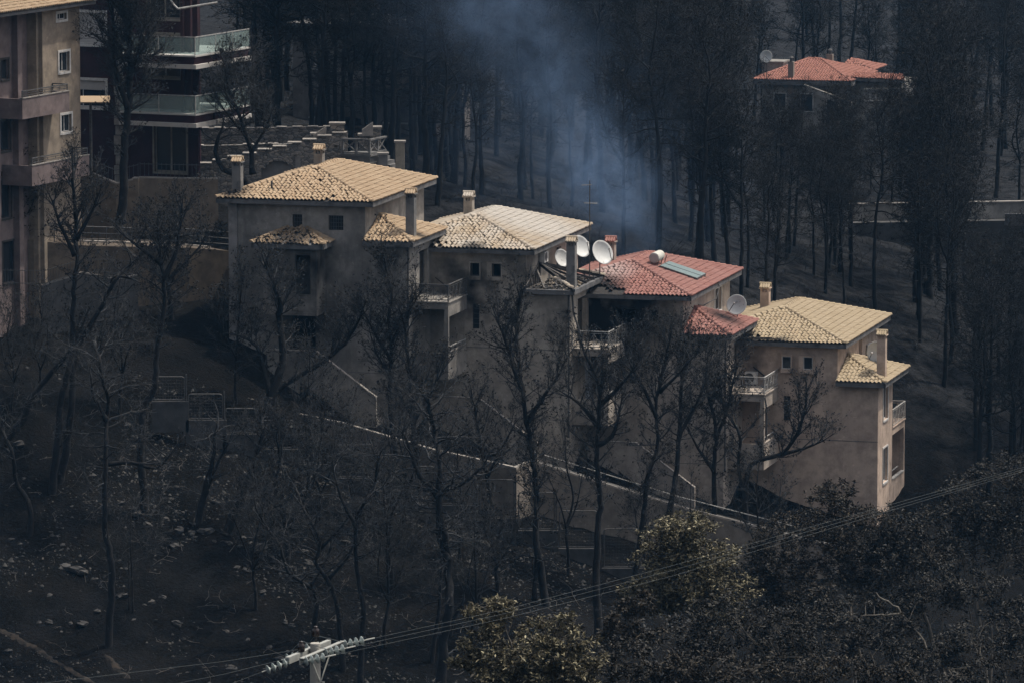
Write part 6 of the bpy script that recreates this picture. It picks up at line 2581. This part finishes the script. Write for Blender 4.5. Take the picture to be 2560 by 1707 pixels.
leafy('yellowish scorched bush right of the power pole at the bottom', [(1232, 1532, 62, 46), (1395, 1600, 80, 62), (1290, 1650, 115, 70), (1440, 1675, 66, 56), (1175, 1640, 48, 50), (1330, 1690, 110, 40)], 162, 'olive', [(1330, 1900), (1325, 1780), (1300, 1680), (1260, 1560)], 8, 301)
leafy('domed scorched tree with yellow lit top below the red roofed house', [(1735, 1345, 105, 60), (1700, 1420, 110, 70), (1780, 1470, 110, 80), (1640, 1480, 70, 60)], 205, 'olive', [(1800, 1850), (1790, 1700), (1765, 1500), (1740, 1390)], 8, 302)
leafy('small dark scorched tree left of the domed one', [(1590, 1520, 55, 40), (1540, 1560, 65, 50), (1600, 1600, 80, 45)], 190, 'brown', [(1650, 1850), (1640, 1750), (1600, 1620), (1560, 1540)], 6, 303, lsize=.13)
leafy('brown scorched tree with round top in front of the lowest house', [(2105, 1245, 75, 55), (2120, 1320, 110, 60), (2060, 1390, 110, 70), (2170, 1420, 100, 70)], 228, 'brown', [(2140, 1850), (2138, 1700), (2125, 1500), (2110, 1300)], 7, 304)
leafy('scorched tree between the domed tree and the lowest house', [(1985, 1330, 70, 65), (1930, 1380, 80, 60), (1900, 1450, 110, 75), (2000, 1480, 100, 70)], 232, 'brown', [(2040, 1850), (2020, 1610), (1960, 1530), (1910, 1470), (1890, 1400)], 7, 305)
leafy('charred leafy tree hiding the foot of the lowest house', [(2250, 1330, 85, 70), (2220, 1420, 110, 80), (2320, 1390, 80, 80), (2280, 1500, 110, 70)], 226, 'dark', [(2375, 1850), (2360, 1700), (2310, 1530), (2250, 1450), (2180, 1420)], 9, 306)
leafy('tall charred tree crown at the right edge above the wires', [(2430, 1270, 120, 75), (2520, 1220, 90, 90), (2400, 1360, 110, 80), (2530, 1350, 100, 90)], 236, 'dark', [(2480, 1850), (2460, 1650), (2430, 1450), (2440, 1300)], 8, 307)
leafy('dark scorched thicket below the wires at lower right', [(1850, 1560, 120, 80), (1960, 1600, 110, 80), (1760, 1590, 90, 70)], 196, 'dark', [(1980, 1900), (1960, 1750), (1900, 1620), (1850, 1560)], 7, 308)
leafy('lowest dark scorched shrub at the bottom right of centre', [(1700, 1670, 100, 55), (1600, 1680, 90, 45), (1830, 1690, 110, 50)], 180, 'brown', [(1720, 1900), (1710, 1760), (1700, 1680)], 6, 309, lsize=.12)
leafy('leaning pale stemmed charred tree at lower right', [(2130, 1540, 100, 60), (2260, 1590, 90, 60), (2030, 1560, 70, 60), (2360, 1480, 90, 70)], 215, 'dark', [(2420, 1900), (2370, 1707), (2310, 1600), (2240, 1520), (2190, 1480)], 8, 310, .7)
leafy('thin stemmed charred sapling in the bottom right corner', [(2480, 1480, 80, 60), (2540, 1540, 60, 60)], 222, 'dark', [(2530, 1850), (2510, 1660), (2480, 1500)], 5, 311, .7)
leafy('scorched shrub with brown leaves along the bottom edge', [(2030, 1680, 120, 50), (2180, 1680, 90, 45)], 186, 'brown', [(2100, 1900), (2080, 1780), (2060, 1690)], 5, 312, .8)
leafy('charred shrub hiding the base of the bare trunk at bottom centre', [(1545, 1650, 70, 60), (1480, 1690, 60, 40)], 172, 'dark', [(1550, 1900), (1545, 1780), (1540, 1660)], 5, 313, .7, .12)

leafy('black leafless looking thicket tree in the lowest right corner', [(2440, 1600, 110, 70), (2540, 1640, 80, 70), (2330, 1640, 90, 60)], 210, 'dark', [(2500, 1900), (2480, 1760), (2440, 1620)], 6, 314, .7)
leafy('charred leafy tree in the gap under the wires at right', [(2150, 1620, 100, 60), (2260, 1680, 100, 50), (2380, 1690, 100, 45)], 200, 'dark', [(2240, 1900), (2220, 1780), (2180, 1640)], 6, 315, .7)
leafy('dark scorched tree filling the bottom edge right of centre', [(1930, 1690, 110, 50), (1980, 1560, 90, 60)], 192, 'dark', [(1960, 1900), (1955, 1780), (1950, 1640)], 6, 316, .8)

# ------------------------------------------------------------------ stones on the slope
rock_m = mat('scorched_stone', (.080, .076, .072), (.030, .029, .029), 3.5, .95, .6, 10, spots=[((.13, .12, .108), 4, .62, .12), ((.03, .03, .03), 2, .58, .15)])
rocks = []
for k in range(6):
    rs = np.random.RandomState(60 + k)
    mb = MB()
    N1, N2 = 7, 4
    vs_ = [(0, 0, -.75)]
    for i in range(1, N2):
        a = math.pi * i / N2
        for j in range(N1):
            t = 2 * math.pi * (j + .5 * (i % 2)) / N1
            r = 1 + rs.normal(0, .15)
            vs_.append((math.sin(a) * math.cos(t) * r * 1.15, math.sin(a) * math.sin(t) * r * .9, -math.cos(a) * r * .72))
    vs_.append((rs.normal(0, .1), rs.normal(0, .1), .7))
    fs_ = [(0, 1 + (j + 1) % N1, 1 + j) for j in range(N1)]
    for i in range(N2 - 2):
        for j in range(N1):
            a = 1 + i * N1 + j
            b = 1 + i * N1 + (j + 1) % N1
            fs_.append((a, b, b + N1, a + N1))
    last = len(vs_) - 1
    o0 = 1 + (N2 - 2) * N1
    fs_ += [(o0 + j, o0 + (j + 1) % N1, last) for j in range(N1)]
    mb.add(vs_, fs_)
    rocks.append(mb.mesh('stone', rock_m))
rng = random.Random(77)


def stone(x, y, s, label, group):
    p = hit(x, y)
    o = put('stone', rng.choice(rocks), None, (p.x, p.y, p.z + s * .12), (rng.uniform(-.4, .4), rng.uniform(-.4, .4), rng.uniform(0, 6.28)))
    o.scale = (s * rng.uniform(.8, 1.25), s * rng.uniform(.8, 1.2), s * rng.uniform(.65, 1.0))
    tag(o, label, 'stone', group)


big = [(343, 1285, .30, 'pale round stone at the foot of the dark trunk left of the fence'), (415, 1300, .24, 'grey stone in the middle of the stone row below the fence'), (520, 1330, .30, 'large dark rounded stone at the right end of the stone row'), (505, 1330, .27, 'dark upright stone beside the large rounded one in the row'),
       (480, 1335, .26, 'dark low stone left of the upright one in the row'), (317, 1064, .24, 'single pale stone high on the slope left of the fence'), (305, 1490, .28, 'grey flat stone right of the tall black trunk'), (200, 1430, .42, 'broad pale slab of stone left of the tall black trunk'),
       (650, 1372, .40, 'wide dark boulder on the slope left of the crooked grey tree'), (615, 1430, .26, 'pale wedge shaped stone in the open ash at centre left'), (410, 1495, .24, 'long grey stone lying across the lower slope'), (590, 1420, .2, 'small tan stone just left of the pale wedge shaped one')]
for x, y, s, lab in big:
    stone(x, y, s, lab, 'boulders on the ash slope')
for k in range(34):
    t = rng.random()
    stone(325 + t * 330 + rng.gauss(0, 12), 1275 + t * 85 + rng.gauss(0, 16), rng.uniform(.10, .20), 'scorched stone in the loose row of stones below the fence', 'stones in the loose row below the fence')
for k in range(170):
    stone(rng.uniform(10, 900), rng.uniform(1100, 1700), rng.choice([.07, .09, .11, .14, .18, .26]) * rng.uniform(.8, 1.2), 'small scorched stone scattered on the ash slope', 'scattered stones on the ash slope')
# worn earth tracks


def track(label, px_pts, w, material):
    P_ = [hit(x, y) for x, y in px_pts]
    q = []
    for a, b in zip(P_[:-1], P_[1:]):
        for k in range(8):
            q.append(a.lerp(b, k / 8))
    q.append(P_[-1])
    m = MB()
    vs_, fs_ = [], []
    rr = random.Random(int(px_pts[0][0]))
    for i, p in enumerate(q):
        d = (q[min(i + 1, len(q) - 1)] - q[max(i - 1, 0)])
        d.z = 0
        n = d.normalized().cross(Z_)
        ww = w * (.6 + .6 * rr.random()) * min(1, .3 + .25 * min(i, len(q) - 1 - i))
        row = []
        for t in (-1, -.35, .35, 1):
            e = p + n * ww * t
            row.append((e.x, e.y, gz1(e.x, e.y) + (.035 if abs(t) < .9 else -.02)))
        vs_ += row
        if i:
            for k in range(3):
                a = (i - 1) * 4 + k
                fs_.append((a, a + 1, a + 5, a + 4))
    m.add(vs_, fs_)
    tag(m.build('track', material, smooth=True), label, 'track', kind='structure')


earth = mat('worn_earth', (.036, .027, .020), (.014, .012, .011), 1.8, .95, .5, 9, spots=[((.005, .005, .005), 2.6, .46, .12), ((.07, .055, .04), 9, .64, .06)])
track('worn reddish earth track at the lower left', [(-10, 1575), (20, 1590), (60, 1606), (100, 1628), (130, 1655), (180, 1685), (240, 1712)], .2, earth)
track('short worn earth track right of the tall black trunk', [(262, 1640), (290, 1665), (325, 1705)], .2, earth)
track('ash path below the retaining wall, sunlight painted into its pale tone', [(1000, 1268), (1060, 1292), (1120, 1318), (1170, 1340), (1230, 1368)], .5, mat('sunlit_pale_ash', (.085, .078, .068), (.02, .019, .018), 1.5, .95, .4, 9, spots=[((.01, .01, .01), 2.2, .5, .15)]))  # sunlit strip of ground, its brightness put into the colour
# gravel, too fine to count
pts, fcs = [], []
rs = np.random.RandomState(8)
n = 9000
X = rs.uniform(-26, 10, n * 3)
Yv = rs.uniform(250, 279, n * 3)
keep = vnoise(X * .45, Yv * .45) + vnoise(X * 1.3 + 7, Yv * 1.3) * .6 + rs.normal(0, .12, n * 3) > .12
X, Yv = X[keep][:n], Yv[keep][:n]
n = len(X)
Zv_ = gz(X, Yv)
S = rs.gamma(2.0, .018, n) + .015
base_v = np.array([[1, 0, 0], [-.5, .85, 0], [-.5, -.85, 0], [0.1, 0, .8]])
ang = rs.uniform(0, 6.28, n)
c_, s__ = np.cos(ang), np.sin(ang)
bv = np.repeat(base_v[None], n, 0) * rs.uniform(.6, 1.5, (n, 4, 1))
V = np.stack([bv[..., 0] * c_[:, None] - bv[..., 1] * s__[:, None], bv[..., 0] * s__[:, None] + bv[..., 1] * c_[:, None], bv[..., 2]], -1) * S[:, None, None]
V += np.stack([X, Yv, Zv_ - .005], 1)[:, None]
f = np.array([[0, 1, 3], [1, 2, 3], [2, 0, 3]])
F = (f[None] + (np.arange(n) * 4)[:, None, None]).reshape(-1, 3)
gravel_m = leaf_mat('gravel_stone', [(.008, .008, .008), (.014, .0135, .013), (.026, .025, .023), (.012, .012, .012), (.055, .05, .045)])
tag(put('gravel', np_mesh('gravel', V.reshape(-1, 3), F, gravel_m)), 'fine gravel and cinders strewn over the burnt slope', 'gravel', kind='stuff')
# fallen twigs and scrub
g = Grow(55)
for k in range(420):
    x, y = rng.uniform(-26, 14), rng.uniform(251, 276)
    z = gz1(x, y)
    th = rng.uniform(0, 6.28)
    up = rng.choice([.05, .05, .5, .9])
    g.branch((x, y, z + .02), (math.cos(th), math.sin(th), up), rng.uniform(.4, 1.2), rng.uniform(.006, .018), 1, dict(BARE, depth=2, kids=[1, .8], lift=.0))
V1, F1 = seg_mesh([q[0] for q in g.big + g.fine], [q[1] for q in g.big + g.fine], [q[2] for q in g.big + g.fine], [q[3] for q in g.big + g.fine], 3)
tag(put('fallen_twigs', np_mesh('fallen_twigs', V1, F1, MT['greywood'])), 'dead twigs and scrub lying on the burnt slope', 'twigs', kind='stuff')

# charred brush on the floor of the wood
g = Grow(56)
brush = []
for k in range(1700):
    Y = rng.uniform(298, 372)
    x = (rng.uniform(600, 2700) - CXP) / FPX * Y
    if free(x, Y):
        brush.append((x, Y))
bz = gz([q[0] for q in brush], [q[1] for q in brush])
for (x, y), z in zip(brush, bz):
    th = rng.uniform(0, 6.28)
    g.branch((x, y, z), (math.cos(th) * .8, math.sin(th) * .8, rng.choice([.05, .5, 1.2])), rng.uniform(.6, 2.0), rng.uniform(.01, .03), 1, dict(BARE, depth=2, kids=[1, .9], lift=.0))
V1, F1 = seg_mesh([q[0] for q in g.big + g.fine], [q[1] for q in g.big + g.fine], [q[2] for q in g.big + g.fine], [q[3] for q in g.big + g.fine], 3)
tag(put('burnt_brush', np_mesh('burnt_brush', V1, F1, MT['twig'])), 'charred brush and fallen branches on the floor of the burnt wood', 'brush', kind='stuff')

# ------------------------------------------------------------------ smoke and haze
puffs = [(1598, 650, 304, 1.0, .30), (1590, 600, 304, 1.1, .34), (1570, 540, 304, 1.4, .42), (1540, 480, 304, 1.9, .60), (1495, 430, 304, 2.2, .62), (1440, 400, 304, 1.8, .40), (1470, 350, 304, 1.7, .34), (1420, 280, 305, 2.0, .22), (1390, 210, 305, 2.2, .18), (1350, 140, 306, 2.4, .15), (1290, 70, 306, 2.7, .13), (1220, 10, 307, 3.0, .12), (1130, -20, 308, 3.2, .10), (1420, 380, 312, 6.5, .05), (1640, 560, 313, 5.5, .05), (1250, 300, 314, 6.5, .035)]
cs = [at(x, y, Y) for x, y, Y, r, d in puffs]
lo = [min(c[i] - p[3] * 1.9 for c, p in zip(cs, puffs)) for i in range(3)]
hi = [max(c[i] + p[3] * 1.9 for c, p in zip(cs, puffs)) for i in range(3)]
m, nt, b = new_mat('smoke_volume')
nt.nodes.remove(b)
v = pos(nt)
w1_ = nt.nodes.new('ShaderNodeTexNoise')
w1_.inputs['Scale'].default_value = .22
w1_.inputs['Detail'].default_value = 2
nt.links.new(v, w1_.inputs['Vector'])
wv = nt.nodes.new('ShaderNodeVectorMath')
wv.operation = 'MULTIPLY_ADD'
nt.links.new(w1_.outputs['Color'], wv.inputs[0])
wv.inputs[1].default_value = (3.0, 3.0, 3.0)
wv.inputs[2].default_value = (-1.5, -1.5, -1.5)
wa = nt.nodes.new('ShaderNodeVectorMath')
nt.links.new(v, wa.inputs[0])
nt.links.new(wv.outputs[0], wa.inputs[1])
vv_ = wa.outputs[0]
tot = None
for c, p in zip(cs, puffs):
    s = nt.nodes.new('ShaderNodeVectorMath')
    s.operation = 'DISTANCE'
    nt.links.new(vv_, s.inputs[0])
    s.inputs[1].default_value = tuple(c)
    k = _math(nt, 'DIVIDE', s.outputs['Value'], p[3])
    k = _math(nt, 'MULTIPLY', k, k)
    k = _math(nt, 'POWER', 2.718, _math(nt, 'MULTIPLY', k, -1.3))
    k = _math(nt, 'MULTIPLY', k, p[4])
    tot = k if tot is None else _math(nt, 'ADD', tot, k)
ns = _noise(nt, vv_, .62, 8, .72)
ns = _math(nt, 'MULTIPLY', _math(nt, 'SUBTRACT', ns, .40), 6.0, False)
ns = _math(nt, 'MAXIMUM', ns, 0.0)
SMOKE = .24
dens = _math(nt, 'MULTIPLY', _math(nt, 'MULTIPLY', tot, ns), SMOKE)
pv = nt.nodes.new('ShaderNodeVolumePrincipled')
pv.inputs['Color'].default_value = (.36, .56, .92, 1)
pv.inputs['Anisotropy'].default_value = .1
nt.links.new(dens, pv.inputs['Density'])
nt.links.new(pv.outputs[0], nt.nodes['Material Output'].inputs['Volume'])
mb = MB()
mb.box(lo[0], hi[0], lo[1], hi[1], lo[2], hi[2])
so_ = mb.build('smoke', m)
tag(so_, 'thin blue smoke drifting up from behind the red roof', 'smoke', kind='stuff')

m, nt, b = new_mat('haze_volume')
nt.nodes.remove(b)
pv = nt.nodes.new('ShaderNodeVolumePrincipled')
pv.inputs['Color'].default_value = (.22, .56, 1.0, 1)
pv.inputs['Density'].default_value = 0.00007
nt.links.new(pv.outputs[0], nt.nodes['Material Output'].inputs['Volume'])
mb = MB()
zmin = float(GZ.min()) - 1
mb.box(-270, 275, -24, 1004, zmin, max(float(GZ.max()) + 16, CAMZ + 3))
hz = mb.build('haze', m)
tag(hz, 'thin blue haze of smoke over the burnt valley', 'haze', kind='stuff')
